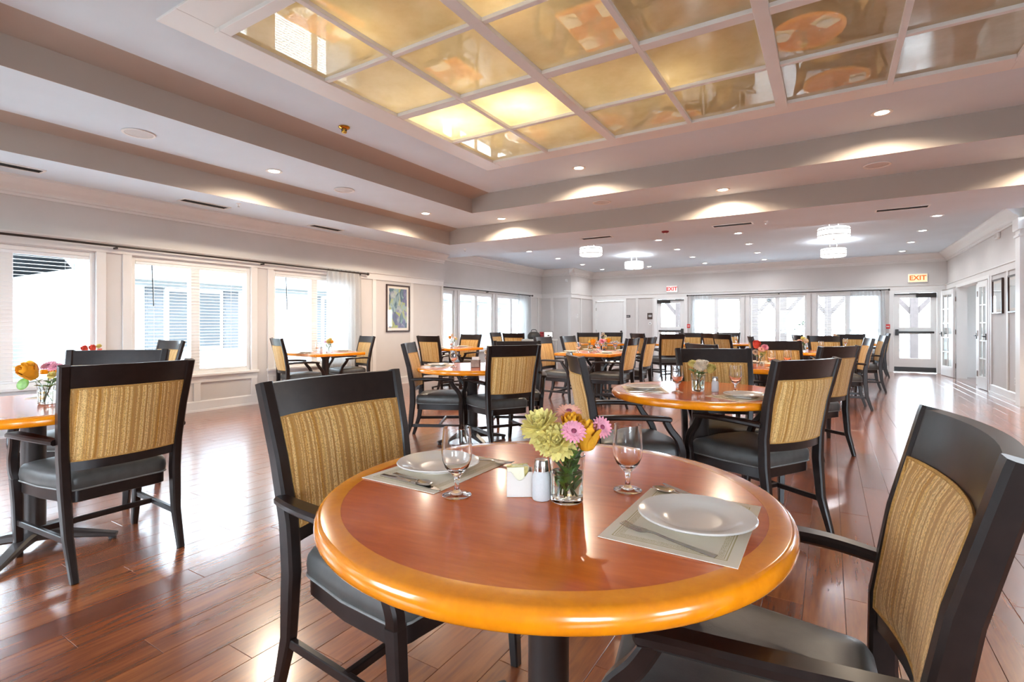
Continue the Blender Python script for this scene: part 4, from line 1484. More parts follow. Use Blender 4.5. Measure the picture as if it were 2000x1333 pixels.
CHAIRS = [
    # (x, y of the top-rail middle, facing degrees, scale, label)
    (-1.55, 1.27, 0, (1, 1.10, 1), 'striped-back armchair left of the nearest round table, its back and dark seat facing right'),
    (0.21, 1.22, 183, (1, 1, 1), 'armchair cropped by the right edge, its woven back seen aslant beside the nearest table'),
    (-0.10, 3.26, 149, (1, 1.02, 1), 'armchair with its back to us at right of the second round table'),
    (-1.38, 2.98, 33, (1, 1, 1), 'armchair seen edge-on behind the nearest bouquet, left of the second round table'),
    (-0.79, 4.32, -63, (1, 1.05, 1), 'armchair facing us behind the pale bouquet of the second round table'),
    (0.08, 5.45, 147, (1, 1, 1), 'armchair just behind the back-turned chair at right of the second table'),
    (-0.54, 6.80, -60, (1, 1.05, 1), 'armchair facing us behind the red and pink bouquet'),
    (-1.10, 5.36, 42, (1, 1, 1), 'armchair of which only a dark top rail shows behind the second table'),
    (-1.15, 9.60, 12, (1, 1, 1), 'distant armchair half hidden left of the red and pink bouquet'),
    (-0.08, 10.62, -70, (1, 1, 1), 'distant armchair behind the orange bouquet in front of the back windows'),
    (-0.55, 11.60, 20, (1, 1, 1), 'distant armchair left of the orange bouquet below the back window'),
    (0.35, 12.90, -90, (1, 1, 1), 'distant armchair behind the small yellow flowers below the right sheer curtain'),
    (0.49, 8.95, 187, (1, 1, 1), 'side-on armchair at right, nearest of the three lined up towards the exit door'),
    (0.84, 11.45, 186, (1, 1, 1), 'side-on armchair at right, middle of the three lined up towards the exit door'),
    (1.17, 14.80, 182, (1, 1, 1), 'side-on armchair at right, closest to the right exit door'),
    (-3.79, 4.03, 31, (1, 1, 1), 'side-on armchair facing right at the round table in mid-room'),
    (-2.51, 4.10, 149, (1, 1, 1), 'armchair with its woven back to us at the round table in mid-room'),
    (-3.12, 5.15, -60, (1, 1, 1), 'armchair of which a rail shows above the mid-room chair back'),
    (-2.97, 1.18, 181, (1, 1.04, 1), 'big armchair with its striped back to us at the left table'),
    (-4.55, 1.72, -44, (1, 1.18, 1), 'armchair facing us across the left table, mostly hidden by the near chair'),
    (-6.88, 3.15, -88, (1, 1, 1), 'armchair by the middle left window, only its back top showing'),
    (-6.78, 4.48, 72, (1, 0.95, 1), 'armchair at the left of the window table'),
    (-6.78, 6.20, -106, (1, 0.95, 1), 'armchair at the right of the window table before the sheer curtain'),
    (-6.05, 6.92, 84, (1, 1, 1), 'armchair turned away below the abstract picture'),
    (-6.24, 8.48, -96, (1, 1, 1), 'armchair facing us at the small table past the abstract picture'),
    (-3.92, 7.25, 0, (1, 1, 1), 'armchair facing right at the long table, nearer of its left pair'),
    (-3.88, 8.10, 0, (1, 1, 1), 'armchair facing right at the long table, farther of its left pair'),
    (-2.44, 7.30, 180, (1, 1, 1), 'armchair with angled back at right of the long table, nearer of the pair'),
    (-2.40, 8.06, 180, (1, 1, 1), 'armchair with angled back at right of the long table, farther of the pair'),
    (-6.35, 10.30, 98, (1, 1, 1), 'distant armchair in front of the far left windows beside the grey cart'),
    (-7.40, 11.10, 5, (1, 1, 1), 'distant armchair half hidden left of the one beside the grey cart'),
    (-5.20, 12.05, -62, (1, 1, 1), 'distant armchair facing us by the boxed-out corner, left of a pair'),
    (-4.85, 12.80, -75, (1, 1, 1), 'distant armchair in front of the plain white door, right of a pair'),
    (-3.78, 11.58, 52, (1, 1, 1), 'distant armchair behind the long table, beneath the brown wall sign'),
    (-2.85, 11.10, 130, (1, 1, 1), 'distant armchair with its pale back to us below the left exit door'),
    (-2.92, 13.10, -80, (1, 1, 1), 'distant armchair below the red fire alarm pull by the left exit door'),
    (-1.95, 11.55, 48, (1, 1, 1), 'distant edge-on armchair below the left back window'),
    (-2.30, 12.40, 62, (1, 1, 1), 'distant armchair with its pale back to us below the left back window'),
    (-2.20, 14.10, -90, (1, 1, 1), 'farthest armchair facing us below the left back window'),
]
proto = None
for (x, y, a, sc, lab) in CHAIRS:
    r = radians(a)
    loc = (x + BACK * cos(r), y + BACK * sin(r), 0)
    if proto is None:
        proto = make_chair(lab)
        proto['group'] = 'dining armchairs'
        proto.location = loc
        proto.rotation_euler = (0, 0, r)
        proto.scale = sc
    else:
        dup(proto, loc, r, lab, 'dining armchairs', sc)


# ================================================================== tables
def base_parts(t, col_r=0.053):
    MB().lathe([(0, 0.06), (col_r + 0.012, 0.06), (col_r + 0.012, 0.075), (col_r, 0.085), (col_r, 0.66), (col_r + 0.02, 0.70), (col_r + 0.02, 0.712), (0, 0.712)], 28).obj('column', 'pedestal_metal', t, 40)
    for k in range(4):
        a = pi / 4 + k * pi / 2
        p = [(0.02, 0, 0.066), (0.10, 0, 0.064), (0.22, 0, 0.048), (0.32, 0, 0.032), (0.375, 0, 0.022)]
        b = MB().sweep(p, (0, 1, 0), [0.075, 0.07, 0.06, 0.052, 0.045], [0.055, 0.05, 0.036, 0.026, 0.02], ch=0.25)
        b.xform(Matrix.Rotation(a, 4, 'Z'))
        f = b.obj('foot', 'pedestal_metal', t, 40)
        MB().lathe([(0.018, 0), (0.02, 0.006), (0.016, 0.016), (0, 0.016)], 10, 0.355 * cos(a), 0.355 * sin(a)).obj('glide', 'rubber_black', f, 40)
    MB().box(-0.20, 0.20, -0.20, 0.20, 0.712, 0.729, 0.004).obj('mounting_plate', 'pedestal_metal', t)


def round_table(x, y, rz, label, R=0.57):
    t = thing('round_dining_table', label, 'table', (x, y, 0), rz, 'round pedestal tables')
    n = 96
    MB().lathe([(0, TZ - 0.044), (R - 0.058, TZ - 0.044), (R - 0.058, TZ), (0, TZ)], n).obj('tabletop', 'cherry_top', t, 40)
    e = []
    for k in range(11):
        a = -pi / 2 + pi * k / 10
        e.append((R - 0.016 + 0.016 * cos(a), TZ - 0.023 + 0.0225 * sin(a)))
    MB().lathe([(R - 0.0578, TZ - 0.045)] + e + [(R - 0.0578, TZ + 0.0003), (R - 0.0578, TZ - 0.045)], n).obj('edge_band', 'honey_edge', t, 50)
    base_parts(t)
    return t


def square_table(x, y, rz, lx, ly, label):
    t = thing('square_dining_table', label, 'table', (x, y, 0), rz, 'square pedestal tables')
    e = 0.05
    MB().box(-lx / 2 + e, lx / 2 - e, -ly / 2 + e, ly / 2 - e, TZ - 0.044, TZ).obj('tabletop', 'cherry_top', t)
    for (x0, x1, y0, y1) in ((-lx / 2, -lx / 2 + e, -ly / 2, ly / 2), (lx / 2 - e, lx / 2, -ly / 2, ly / 2), (-lx / 2 + e, lx / 2 - e, -ly / 2, -ly / 2 + e), (-lx / 2 + e, lx / 2 - e, ly / 2 - e, ly / 2)):
        MB().box(x0, x1, y0, y1, TZ - 0.045, TZ + 0.0003, 0.008).obj('edge_band', 'honey_edge', t)
    base_parts(t)
    return t


TABLES = {
    'T0': (-0.62, 1.18), 'T1': (-0.72, 3.50), 'T2': (-3.15, 4.30), 'T4': (-0.58, 6.00), 'TL': (-3.66, 0.99),
    'T6': (-0.33, 9.72), 'T13': (0.10, 11.95), 'T12': (0.45, 14.70), 'T10': (-3.05, 12.2), 'T11': (-1.75, 13.2), 'T9': (-4.60, 11.55), 'T8': (-6.50, 11.20),
    'TW': (-6.78, 5.33), 'T5': (-6.15, 7.72), 'T3': (-3.17, 7.74), 'TN': (-6.80, 2.22)}
TD = {  # how to find each table, used in labels of what stands on it
    'T0': 'on the nearest round table', 'T1': 'on the second round table', 'T2': 'on the mid-room round table', 'T4': 'on the third table behind the second',
    'TL': 'on the round table at the left edge', 'T6': 'on the table below the back windows', 'T13': 'on the table by the right sheer curtain',
    'T10': 'on the table by the left exit door', 'T11': 'on the table below the left back window', 'T9': 'on the table by the white door',
    'T8': 'on the table by the far left windows', 'TW': 'on the square window table', 'T5': 'on the small table past the abstract picture', 'T3': 'on the long mid-room table',
    'TN': 'on the table by the first left window', 'T12': 'on the table by the right exit door'}
TLAB = {
    'T0': 'big round table nearest the camera, red-brown top with honey edge', 'T1': 'second round table, right of centre, set with a pale bouquet',
    'T2': 'round table in mid-room between two armchairs', 'T4': 'third round table in line, carrying the red and pink bouquet',
    'TL': 'round table at the left edge with the yellow rose bouquet', 'T6': 'distant round table with an orange bouquet below the back windows',
    'T13': 'distant round table with small yellow flowers by the right sheer curtain', 'T12': 'farthest round table next to the right exit door',
    'T10': 'distant round table by the left exit door', 'T11': 'distant round table below the left back window', 'T9': 'distant round table in front of the plain white door',
    'T8': 'distant round table in front of the far left windows'}
for k in ('T0', 'T1', 'T2', 'T4', 'TL', 'T6', 'T13', 'T12', 'T10', 'T11', 'T9', 'T8'):
    round_table(*TABLES[k], radians(8) if k == 'T0' else radians(random.uniform(0, 90)), TLAB[k])
square_table(*TABLES['TW'], radians(-6), 0.88, 0.88, 'square table between two armchairs beside the sheer curtain')
square_table(*TABLES['T5'], 0, 0.88, 0.88, 'square table past the abstract picture')
square_table(*TABLES['T3'], 0, 0.92, 1.30, 'long table in mid-room with two bouquets')
square_table(*TABLES['TN'], 0, 0.80, 0.88, 'square table by the first left window, mostly hidden')

# ================================================================== tableware
ZT = TZ + 0.0008


def once(key, build):
    if key not in PROTO:
        PROTO[key] = build()
    return PROTO[key]


PROTO = {}


def inst(name, key, parts, label, cat, loc, rz, group):
    """parts: list of (name, mesh, [subparts])"""
    t = thing(name, label, cat, loc, rz, group)
    for pn, me, subs in parts:
        o = link(pn, me, t)
        for sn, sm in subs:
            link(sn, sm, o)
    return t


placemat_me = MB().box(-0.13, 0.13, -0.18, 0.18, 0, 0.0012).mesh('placemat', 'placemat_paper')


def placemat(x, y, rz, label, z=ZT):
    o = link('paper_placemat', placemat_me)
    o.location = (x, y, z)
    o.rotation_euler = (0, 0, rz)
    return tag(o, label, 'placemat', 'paper placemats')


plate_me = MB().lathe([(0, 0.004), (0.050, 0.004), (0.074, 0.006), (0.085, 0.012), (0.118, 0.0185), (0.1215, 0.021), (0.119, 0.0235), (0.086, 0.0165), (0.074, 0.010), (0.05, 0.0085), (0, 0.0085)], 64).mesh('dish', 'ceramic', 40)
foot_me = MB().lathe([(0.060, 0.0), (0.066, 0.0), (0.068, 0.006), (0.058, 0.006), (0.060, 0.0)], 48).mesh('foot_ring', 'ceramic', 40)


def plate(x, y, label, z=ZT + 0.0013, s=1.0):
    t = inst('dinner_plate', 'plate', [('dish', plate_me, []), ('foot_ring', foot_me, [])], label, 'plate', (x, y, z), 0, 'white dinner plates')
    t.scale = (s, s, s)
    return t


def goblet_mesh():
    out = [(0.0, 0.0), (0.034, 0.0), (0.036, 0.002), (0.030, 0.005), (0.012, 0.009), (0.0065, 0.016), (0.0055, 0.030), (0.0075, 0.046), (0.018, 0.058), (0.030, 0.072), (0.0365, 0.090), (0.0385, 0.110), (0.0365, 0.140), (0.0335, 0.170)]
    inn = [(0.0320, 0.1702), (0.0348, 0.140), (0.0368, 0.110), (0.0347, 0.090), (0.028, 0.0735), (0.014, 0.0625), (0.0, 0.060)]
    return MB().lathe(out + inn, 40).mesh('goblet', 'drinking_glass', 60)


gob_me = goblet_mesh()
gob_low = MB().lathe([(0.0, 0.0), (0.034, 0.0), (0.036, 0.002), (0.012, 0.009), (0.006, 0.02), (0.0075, 0.046), (0.030, 0.072), (0.0385, 0.110), (0.0335, 0.170), (0.032, 0.1702), (0.0368, 0.110), (0.028, 0.0735), (0.0, 0.060)], 20).mesh('goblet', 'drinking_glass', 60)


def goblet(x, y, label, z=ZT, low=False):
    o = link('water_goblet', gob_low if low else gob_me)
    o.location = (x, y, z)
    return tag(o, label, 'glass', 'stemmed water goblets')


def cutlery_mesh(kind):
    b = MB()
    if kind == 'fork':
        p = [(-0.095, 0, 0.001), (-0.06, 0, 0.002), (0.0, 0, 0.005), (0.03, 0, 0.008), (0.045, 0, 0.007)]
        b.sweep(p, (0, 1, 0), [0.015, 0.012, 0.007, 0.006, 0.010], [0.002, 0.003, 0.003, 0.003, 0.002], ch=0.3)
        b.sweep([(0.044, 0, 0.007), (0.055, 0, 0.0055), (0.066, 0, 0.005)], (0, 1, 0), [0.010, 0.022, 0.024], 0.0018, ch=0.3)
        for k in range(4):
            y = -0.0093 + 0.0062 * k
            b.sweep([(0.064, y, 0.005), (0.085, y, 0.0055), (0.105, y, 0.010)], (0, 1, 0), [0.0042, 0.0038, 0.0022], 0.0016, ch=0.3)
    elif kind == 'knife':
        b.sweep([(-0.11, 0, 0.0035), (-0.06, 0, 0.004), (-0.005, 0, 0.004), (0.0, 0, 0.004)], (0, 1, 0), [0.015, 0.013, 0.012, 0.010], [0.005, 0.007, 0.006, 0.003], ch=0.3)
        b.sweep([(-0.001, 0, 0.004), (0.03, 0.001, 0.003), (0.08, 0.001, 0.002), (0.112, -0.004, 0.002)], (0, 1, 0), [0.012, 0.019, 0.019, 0.006], 0.0016, ch=0.2)
    else:
        b.sweep([(-0.085, 0, 0.001), (-0.05, 0, 0.002), (0.0, 0, 0.005), (0.035, 0, 0.008)], (0, 1, 0), [0.014, 0.011, 0.007, 0.006], [0.002, 0.003, 0.003, 0.003], ch=0.3)
        sp = MB().lathe([(0, 0.0), (0.4, 0.05), (0.75, 0.22), (1.0, 0.6), (0.97, 0.66), (0.72, 0.36), (0.38, 0.18), (0, 0.12)], 20)
        sp.xform(Matrix.Translation((0.062, 0, 0.0005)) @ Matrix.Diagonal((0.031, 0.020, 0.011, 1)))
        b.add(sp.v, sp.f)
    return b.mesh(kind, 'steel', 40)


cut_me = {k: cutlery_mesh(k) for k in ('fork', 'knife', 'spoon')}


def cutlery(kind, x, y, rz, label, z):
    o = link('table_' + kind, cut_me[kind])
    o.location = (x, y, z)
    o.rotation_euler = (0, 0, rz)
    return tag(o, label, kind, 'steel cutlery')


# ---- vases and flowers
vase_out = [(0.0, 0.0), (0.036, 0.0), (0.0395, 0.004), (0.040, 0.05), (0.042, 0.085), (0.0445, 0.112)]
vase_in = [(0.0425, 0.1125), (0.0400, 0.085), (0.0378, 0.05), (0.0370, 0.014), (0.0, 0.011)]
vase_me = MB().lathe(vase_out + vase_in, 40).mesh('glass_body', 'vase_glass', 60)
water_me = MB().lathe([(0, 0.0115), (0.0368, 0.0145), (0.0376, 0.05), (0.0388, 0.070), (0, 0.070)], 32).mesh('water', 'water', 60)
vase_low = MB().lathe([(0, 0), (0.036, 0), (0.040, 0.05), (0.0445, 0.112), (0.0425, 0.1125), (0.037, 0.014), (0, 0.011)], 20).mesh('glass_body', 'vase_glass', 60)


def vase(x, y, label, detail=True):
    return inst('glass_vase', 'vase', [('glass_body', vase_me if detail else vase_low, [('water', water_me)] if detail else [])], label, 'vase', (x, y, ZT), 0, 'small glass vases')


def petal(b, L, Wd, base, tip, az, el, curl=0.0, n=4, w0=0.35):
    """a petal from the flower centre, pointing outwards at azimuth az and elevation el"""
    M_ = Matrix.Rotation(az, 4, 'Z') @ Matrix.Rotation(-el, 4, 'Y')
    top, bot = [], []
    for k in range(n + 1):
        t = k / n
        w = Wd * (w0 + (1 - w0) * sin(pi * min(1, t * 0.75 + 0.12))) * (1.0 if t < 0.95 else 0.45)
        xx = base + (L - base) * t
        zz = curl * t * t * L
        for y_ in (-w / 2, w / 2):
            top.append(M_ @ Vector((xx, y_, zz + 0.12 * w)))
            bot.append(M_ @ Vector((xx, y_, zz + 0.12 * w - 0.0006)))
    vs = top + bot
    N = len(top)
    fs = []
    for k in range(n):
        a = 2 * k
        fs += [(a, a + 1, a + 3, a + 2), (N + a, N + a + 2, N + a + 3, N + a + 1), (a, a + 2, N + a + 2, N + a), (a + 1, N + a + 1, N + a + 3, a + 3)]
    fs += [(0, N, N + 1, 1), (N - 2, N - 1, 2 * N - 1, 2 * N - 2)]
    b.add(vs, fs)


def mum_mesh(mat, R=0.034, detail=1.0):
    b = MB()
    rnd = random.Random(3)
    for ring_i, (el, L) in enumerate(((-25, 1.0), (0, 1.0), (22, 0.95), (42, 0.85), (60, 0.72), (78, 0.55))):
        n = max(5, int((19 - 2 * ring_i) * detail))
        for k in range(n):
            az = 2 * pi * (k + 0.5 * (ring_i % 2)) / n + rnd.uniform(-.08, .08)
            petal(b, R * L, R * 0.36, 0.002, 0, az, radians(el + rnd.uniform(-6, 6)), curl=0.25, n=3)
    return b.mesh('bloom', mat)


def gerbera_mesh(mat, R=0.026, detail=1.0):
    b = MB()
    for row, (el, L, n) in enumerate(((8, 1.0, 18), (20, 0.9, 16), (34, 0.66, 12))):
        n = int(n * detail)
        for k in range(n):
            petal(b, R * L, R * 0.30, 0.003, 0, 2 * pi * (k + 0.5 * row) / n, radians(el), curl=-0.10, n=3)
    return b.mesh('bloom', mat)


def rose_mesh(mat, R=0.024, detail=1.0):
    """layered cup of broad petals"""
    b = MB()
    rows_ = ((0.22, 0.45, 3), (0.45, 0.72, 4), (0.72, 0.88, 5), (1.0, 1.0, 5))
    for ri, (rr, hh, n) in enumerate(rows_):
        for k in range(n):
            az0 = 2 * pi * k / n + ri * 0.7
            span = 2 * pi / n * 1.45
            vs, fs = [], []
            nu, nv = 6, 4
            for side in (0, 1):
                for j in range(nv + 1):
                    v = j / nv
                    for i in range(nu + 1):
                        u = -0.5 + i / nu
                        a = az0 + u * span * (0.5 + 0.5 * sin(pi * min(1, 0.2 + 0.6 * v)))
                        flare = 0.55 + 0.45 * sin(pi / 2 * v) + (0.28 * (v - 0.7) if v > 0.7 else 0) * (ri / 3)
                        r = R * rr * flare * (1 - 0.05 * side)
                        z = R * (2.0 * (v * (1 - 0.30 * (2 * u) ** 2)) * (1.25 - 0.35 * rr))
                        vs.append((r * cos(a), r * sin(a), z))
            N = (nu + 1) * (nv + 1)
            for j in range(nv):
                for i in range(nu):
                    q = j * (nu + 1) + i
                    fs.append((q, q + 1, q + nu + 2, q + nu + 1))
                    fs.append((N + q, N + q + nu + 1, N + q + nu + 2, N + q + 1))
            b.add(vs, fs)
    return b.mesh('bloom', mat, 60)


BLOOM = {}


def bloom(kind, mat):
    key = (kind, mat)
    if key not in BLOOM:
        BLOOM[key] = {'mum': mum_mesh, 'gerbera': gerbera_mesh, 'rose': rose_mesh}[kind](mat)
    return BLOOM[key]


eye_me = MB().lathe([(0, 0.006), (0.005, 0.0055), (0.0075, 0.002), (0.008, 0.0)], 12).mesh('eye', 'flower_eye', 60)
calyx_me = MB().lathe([(0.0, -0.006), (0.006, -0.004), (0.009, 0.001), (0.007, 0.003)], 10).mesh('calyx', 'stem_green', 60)


def leaf_mesh(L=0.05, Wd=0.022):
    b = MB()
    petal(b, L, Wd, 0.0, 0, 0, 0, curl=-0.25, n=5, w0=0.15)
    return b.mesh('leaf', 'leaf_green')


leaf_me = leaf_mesh()
roundleaf_me = MB().lathe([(0, 0.001), (0.012, 0.0015), (0.021, 0.0), (0.0215, -0.001), (0.012, -0.0002), (0, -0.0006)], 18).mesh('leaf', 'leaf_green', 60)


def flower(x, y, vx, vy, z, kind, mat, tilt, taz, label, scale=1.0, leaves=1, group=None):
    """bloom at (x,y,z); stem runs down into the vase at (vx,vy)"""
    t = thing('cut_flower', label, 'flower', (x, y, z), 0, group)
    o = link('bloom', bloom(kind, mat), t)
    o.scale = (scale,) * 3
    R_ = Matrix.Rotation(taz, 4, 'Z') @ Matrix.Rotation(tilt, 4, 'Y')
    o.rotation_euler = R_.to_euler()
    if kind == 'gerbera':
        link('eye', eye_me, o)
    else:
        link('calyx', calyx_me, o)
    dx, dy = x - vx, y - vy
    d = max(1e-4, sqrt(dx * dx + dy * dy))
    ux, uy = dx / d, dy / d
    ez = ZT + 0.016 - z
    rim = min(d * 0.62, 0.030)
    rz = ZT + 0.112 - z
    foot = -0.018
    pts = catmull([(0, 0, -0.001), ((rim - d) * 0.45 * ux, (rim - d) * 0.45 * uy, rz * 0.45), ((rim - d) * ux, (rim - d) * uy, rz), ((foot - d) * ux, (foot - d) * uy, ez)], 4)
    MB().tube(pts, 0.0017, 6).obj('stem', 'stem_green', t, 60)
    for k in range(leaves):
        l = link('leaf', leaf_me, t)
        l.location = pts[7 + k]
        l.rotation_euler = (random.uniform(-.3, .3), -0.5, random.uniform(0, 6.28))
    return t


CN = {'petal_yellow': 'yellow', 'petal_orange': 'orange', 'petal_pink': 'pink', 'petal_peach': 'peach', 'petal_red': 'red', 'petal_cream': 'cream', 'petal_lilac': 'lilac'}
KN = {'mum': 'chrysanthemum', 'gerbera': 'gerbera daisy', 'rose': 'rose'}

# nearest table -----------------------------------------------------------
x0, y0 = TABLES['T0']
placemat(-0.975, 1.170, 0, 'cream paper placemat under the left plate of the nearest round table')
placemat(-0.265, 1.143, 0, 'cream paper placemat with gold border at right of the nearest round table')
plate(-0.985, 1.175, 'white plate at the left place of the nearest round table')
plate(-0.243, 1.140, 'white plate at the right place of the nearest round table')
ZM = ZT + 0.0013
cutlery('fork', -0.268, 1.012, radians(180 - 14), 'steel fork in front of the right plate of the nearest table', ZM)
cutlery('knife', -0.285, 1.305, radians(146), 'steel knife behind the right plate of the nearest table', ZM)
cutlery('spoon', -0.30, 1.288, radians(160), 'steel spoon almost hidden behind the right plate of the nearest table', ZM)
cutlery('knife', -0.955, 1.022, radians(-3), 'steel knife in front of the left plate of the nearest table', ZM)
cutlery('spoon', -0.972, 1.045, radians(-14), 'steel spoon beside the knife at the left place of the nearest table', ZM)
cutlery('fork', -0.915, 1.302, radians(6), 'steel fork behind the left plate of the nearest table', ZM)
goblet(-0.79, 1.013, 'stemmed water goblet in front of the left plate on the nearest table')
goblet(-0.441, 1.276, 'stemmed water goblet right of the bouquet on the nearest table')
vx, vy = -0.541, 1.124
vase(vx, vy, 'clear glass vase with water in the middle of the nearest round table')
# camera axes for arranging the bouquet as seen: right and towards-camera directions
RX, RY = cos(radians(31.8)), sin(radians(31.8))
FX, FY = sin(radians(31.8)), -cos(radians(31.8))


def put(vx, vy, side, toward, up, kind, mat, tilt, label, scale=1.0, leaves=1, group=None, face=None):
    """side: metres to the right seen from the camera; toward: metres towards it; up: height above the table"""
    x = vx + RX * side + FX * toward
    y = vy + RY * side + FY * toward
    taz = math.atan2(FY, FX) if face is None else math.atan2(FY, FX) + face
    return flower(x, y, vx, vy, ZT + up, kind, mat, tilt, taz, label, scale, leaves, group)


put(vx, vy, -0.063, 0.0, 0.178, 'mum', 'petal_yellow', radians(35), 'pale yellow chrysanthemum at upper left of the nearest bouquet', 1.42, 2, face=-0.6)
put(vx, vy, -0.022, 0.030, 0.148, 'mum', 'petal_yellow', radians(62), 'pale yellow chrysanthemum drooping low at front of the nearest bouquet', 1.30, 2, face=-0.3)
put(vx, vy, -0.045, 0.020, 0.150, 'mum', 'petal_yellow', radians(70), 'pale yellow chrysanthemum at lower left of the nearest bouquet', 1.15, 0, face=-0.9)
put(vx, vy, 0.008, -0.022, 0.210, 'gerbera', 'petal_peach', radians(22), 'peach gerbera daisy at the top of the nearest bouquet', 1.25, 1)
put(vx, vy, 0.010, 0.058, 0.178, 'gerbera', 'petal_pink', radians(48), 'pink gerbera daisy at the centre of the nearest bouquet', 1.15, 1)
put(vx, vy, 0.082, 0.015, 0.180, 'gerbera', 'petal_pink', radians(66), 'pink gerbera daisy leaning far right of the nearest bouquet', 1.05, 0, face=0.35)
put(vx, vy, 0.046, 0.012, 0.130, 'rose', 'petal_orange', radians(12), 'deep yellow rose at right of the nearest bouquet', 1.32, 1)
put(vx, vy, 0.010, 0.002, 0.165, 'rose', 'petal_orange', radians(20), 'deep yellow rose half hidden at the back of the nearest bouquet', 1.0, 1)
for k in range(6):
    lab = 'slender green leaf sprig at the %s of the nearest vase' % ('front', 'back', 'right', 'left', 'front right', 'back left')[k]
    t = thing('leaf_sprig', lab, 'leaf sprig', (vx + 0.012 * cos(k * 2.1 - 1.2), vy + 0.012 * sin(k * 2.1 - 1.2), ZT + 0.018))
    MB().tube([(0, 0, 0), (0.003, 0, 0.05), (0.01, 0.004, 0.11)], 0.0016, 6).obj('stem', 'stem_green', t, 60)
    for q in range(6):
        l = link('leaf', leaf_me, t)
        l.location = (0.002 + 0.0015 * q, 0.001 * q, 0.012 + 0.017 * q)
        l.rotation_euler = (0, -1.05, q * 2.3 + k)
        l.scale = (0.8, 0.9, 0.8)

# sugar caddy with packets, salt shaker
t = thing('sugar_caddy', 'white ceramic sugar packet holder on the nearest round table', 'caddy', (-0.662, 1.104, ZT), radians(31.8))
w, dth, hgt, th = 0.064, 0.046, 0.062, 0.0035
b = MB()
for sy in (-1, 1):
    top = []
    for k in range(13):
        u = -1 + 2 * k / 12
        top.append((u * w / 2, hgt - 0.022 * max(0, cos(u * pi / 1.35)) ** 1.0 if abs(u) < 0.675 else hgt))
    o0 = [(p, sy * dth / 2, 0) for p, _ in top]
    o1 = [(p, sy * dth / 2, q) for p, q in top]
    i0 = [(p, sy * (dth / 2 - th), 0) for p, _ in top]
    i1 = [(p, sy * (dth / 2 - th), q) for p, q in top]
    b.loft([o0, o1, i1, i0, o0], closed=False, caps=False)
    for kk in (0, 12):
        b.add([o0[kk], o1[kk], i1[kk], i0[kk]], [(0, 1, 2, 3)])
for sx in (-1, 1):
    b.box(sx * w / 2, sx * (w / 2 - th), -dth / 2 + th, dth / 2 - th, 0, hgt)
b.box(-w / 2 + th, w / 2 - th, -dth / 2 + th, dth / 2 - th, 0, 0.004)
b.obj('holder', 'ceramic', t, 40)
packet_me = MB().box(-0.021, 0.021, -0.0016, 0.0016, 0, 0.068, 0.001).mesh('sugar_packet', 'yellow_paper')
packet_me2 = MB().box(-0.021, 0.021, -0.0016, 0.0016, 0, 0.068, 0.001).mesh('sugar_packet', 'paper')
for k in range(6):
    o = link('sugar_packet', packet_me if k % 2 else packet_me2)
    a = radians(31.8)
    o_x, o_y = (-0.006 + 0.004 * (k % 3)), -0.015 + 0.006 * k
    o.location = (-0.662 + o_x * cos(a) - o_y * sin(a), 1.104 + o_x * sin(a) + o_y * cos(a), ZT + 0.0045)
    o.rotation_euler = (random.uniform(-.06, .06), random.uniform(-.10, .10), a)
    tag(o, 'thin paper sugar packet standing in the white caddy of the nearest table', 'sugar packet', 'sugar packets in the near caddy')


def shaker(x, y, label):
    t = thing('salt_shaker', label, 'salt shaker', (x, y, ZT))
    MB().lathe([(0, 0), (0.0205, 0), (0.0225, 0.003), (0.0225, 0.048), (0.0205, 0.062), (0.0175, 0.070), (0.0175, 0.076)], 24).obj('body', 'salt', t, 50)
    MB().lathe([(0.0182, 0.070), (0.0182, 0.076), (0.0175, 0.090), (0.015, 0.097), (0, 0.0985)], 24).obj('cap', 'chrome_cap', t, 50)


shaker(-0.598, 1.101, 'salt shaker with metal cap beside the vase on the nearest table')


# the other tables ----------------------------------------------------------
def setting(key, ang, side_label, dist=0.36, glass=True, cut=True, z=None):
    """one place setting on a table; ang: direction from the table centre to the diner"""
    tx, ty = TABLES[key]
    a = radians(ang)
    px, py = tx + dist * cos(a), ty + dist * sin(a)
    wh = '%s place %s' % (side_label, TD[key])
    placemat(px, py, a, 'cream paper placemat at the ' + wh)
    plate(px, py, 'white plate at the ' + wh, s=0.98)
    if glass:
        gx_, gy_ = tx + (dist - 0.19) * cos(a) - 0.13 * sin(a), ty + (dist - 0.19) * sin(a) + 0.13 * cos(a)
        goblet(gx_, gy_, 'stemmed water goblet at the ' + wh, low=True)
    if cut:
        cutlery('fork', px + 0.155 * -sin(a) * -1, py + 0.155 * cos(a) * -1, a + pi, 'steel fork at the ' + wh, ZM)
        cutlery('knife', px - 0.155 * sin(a), py + 0.155 * cos(a), a + pi, 'steel knife at the ' + wh, ZM)


def bouquet(key, vx, vy, items, detail=False):
    vase(vx, vy, 'small glass vase of %s flowers %s' % (' and '.join(sorted(set(CN[i[1]] for i in items))[:2]), TD[key]), detail)
    seen = {}
    for (kind, mat, side, tow, up, tilt, sc) in items:
        n = sum(1 for i in items if i[0] == kind and i[1] == mat)
        lab = '%s %s in the vase %s' % (CN[mat], KN[kind], TD[key])
        if n > 1:
            same = sorted([i for i in items if i[0] == kind and i[1] == mat], key=lambda q: q[2])
            words = {2: ['left', 'right'], 3: ['left', 'middle', 'right']}[n]
            lab = '%s %s, %s one in the vase %s' % (CN[mat], KN[kind], words[same.index((kind, mat, side, tow, up, tilt, sc))], TD[key])
        put(vx, vy, side, tow, up, kind, mat, radians(tilt), lab, sc * 1.15, 3, 'cut flowers')


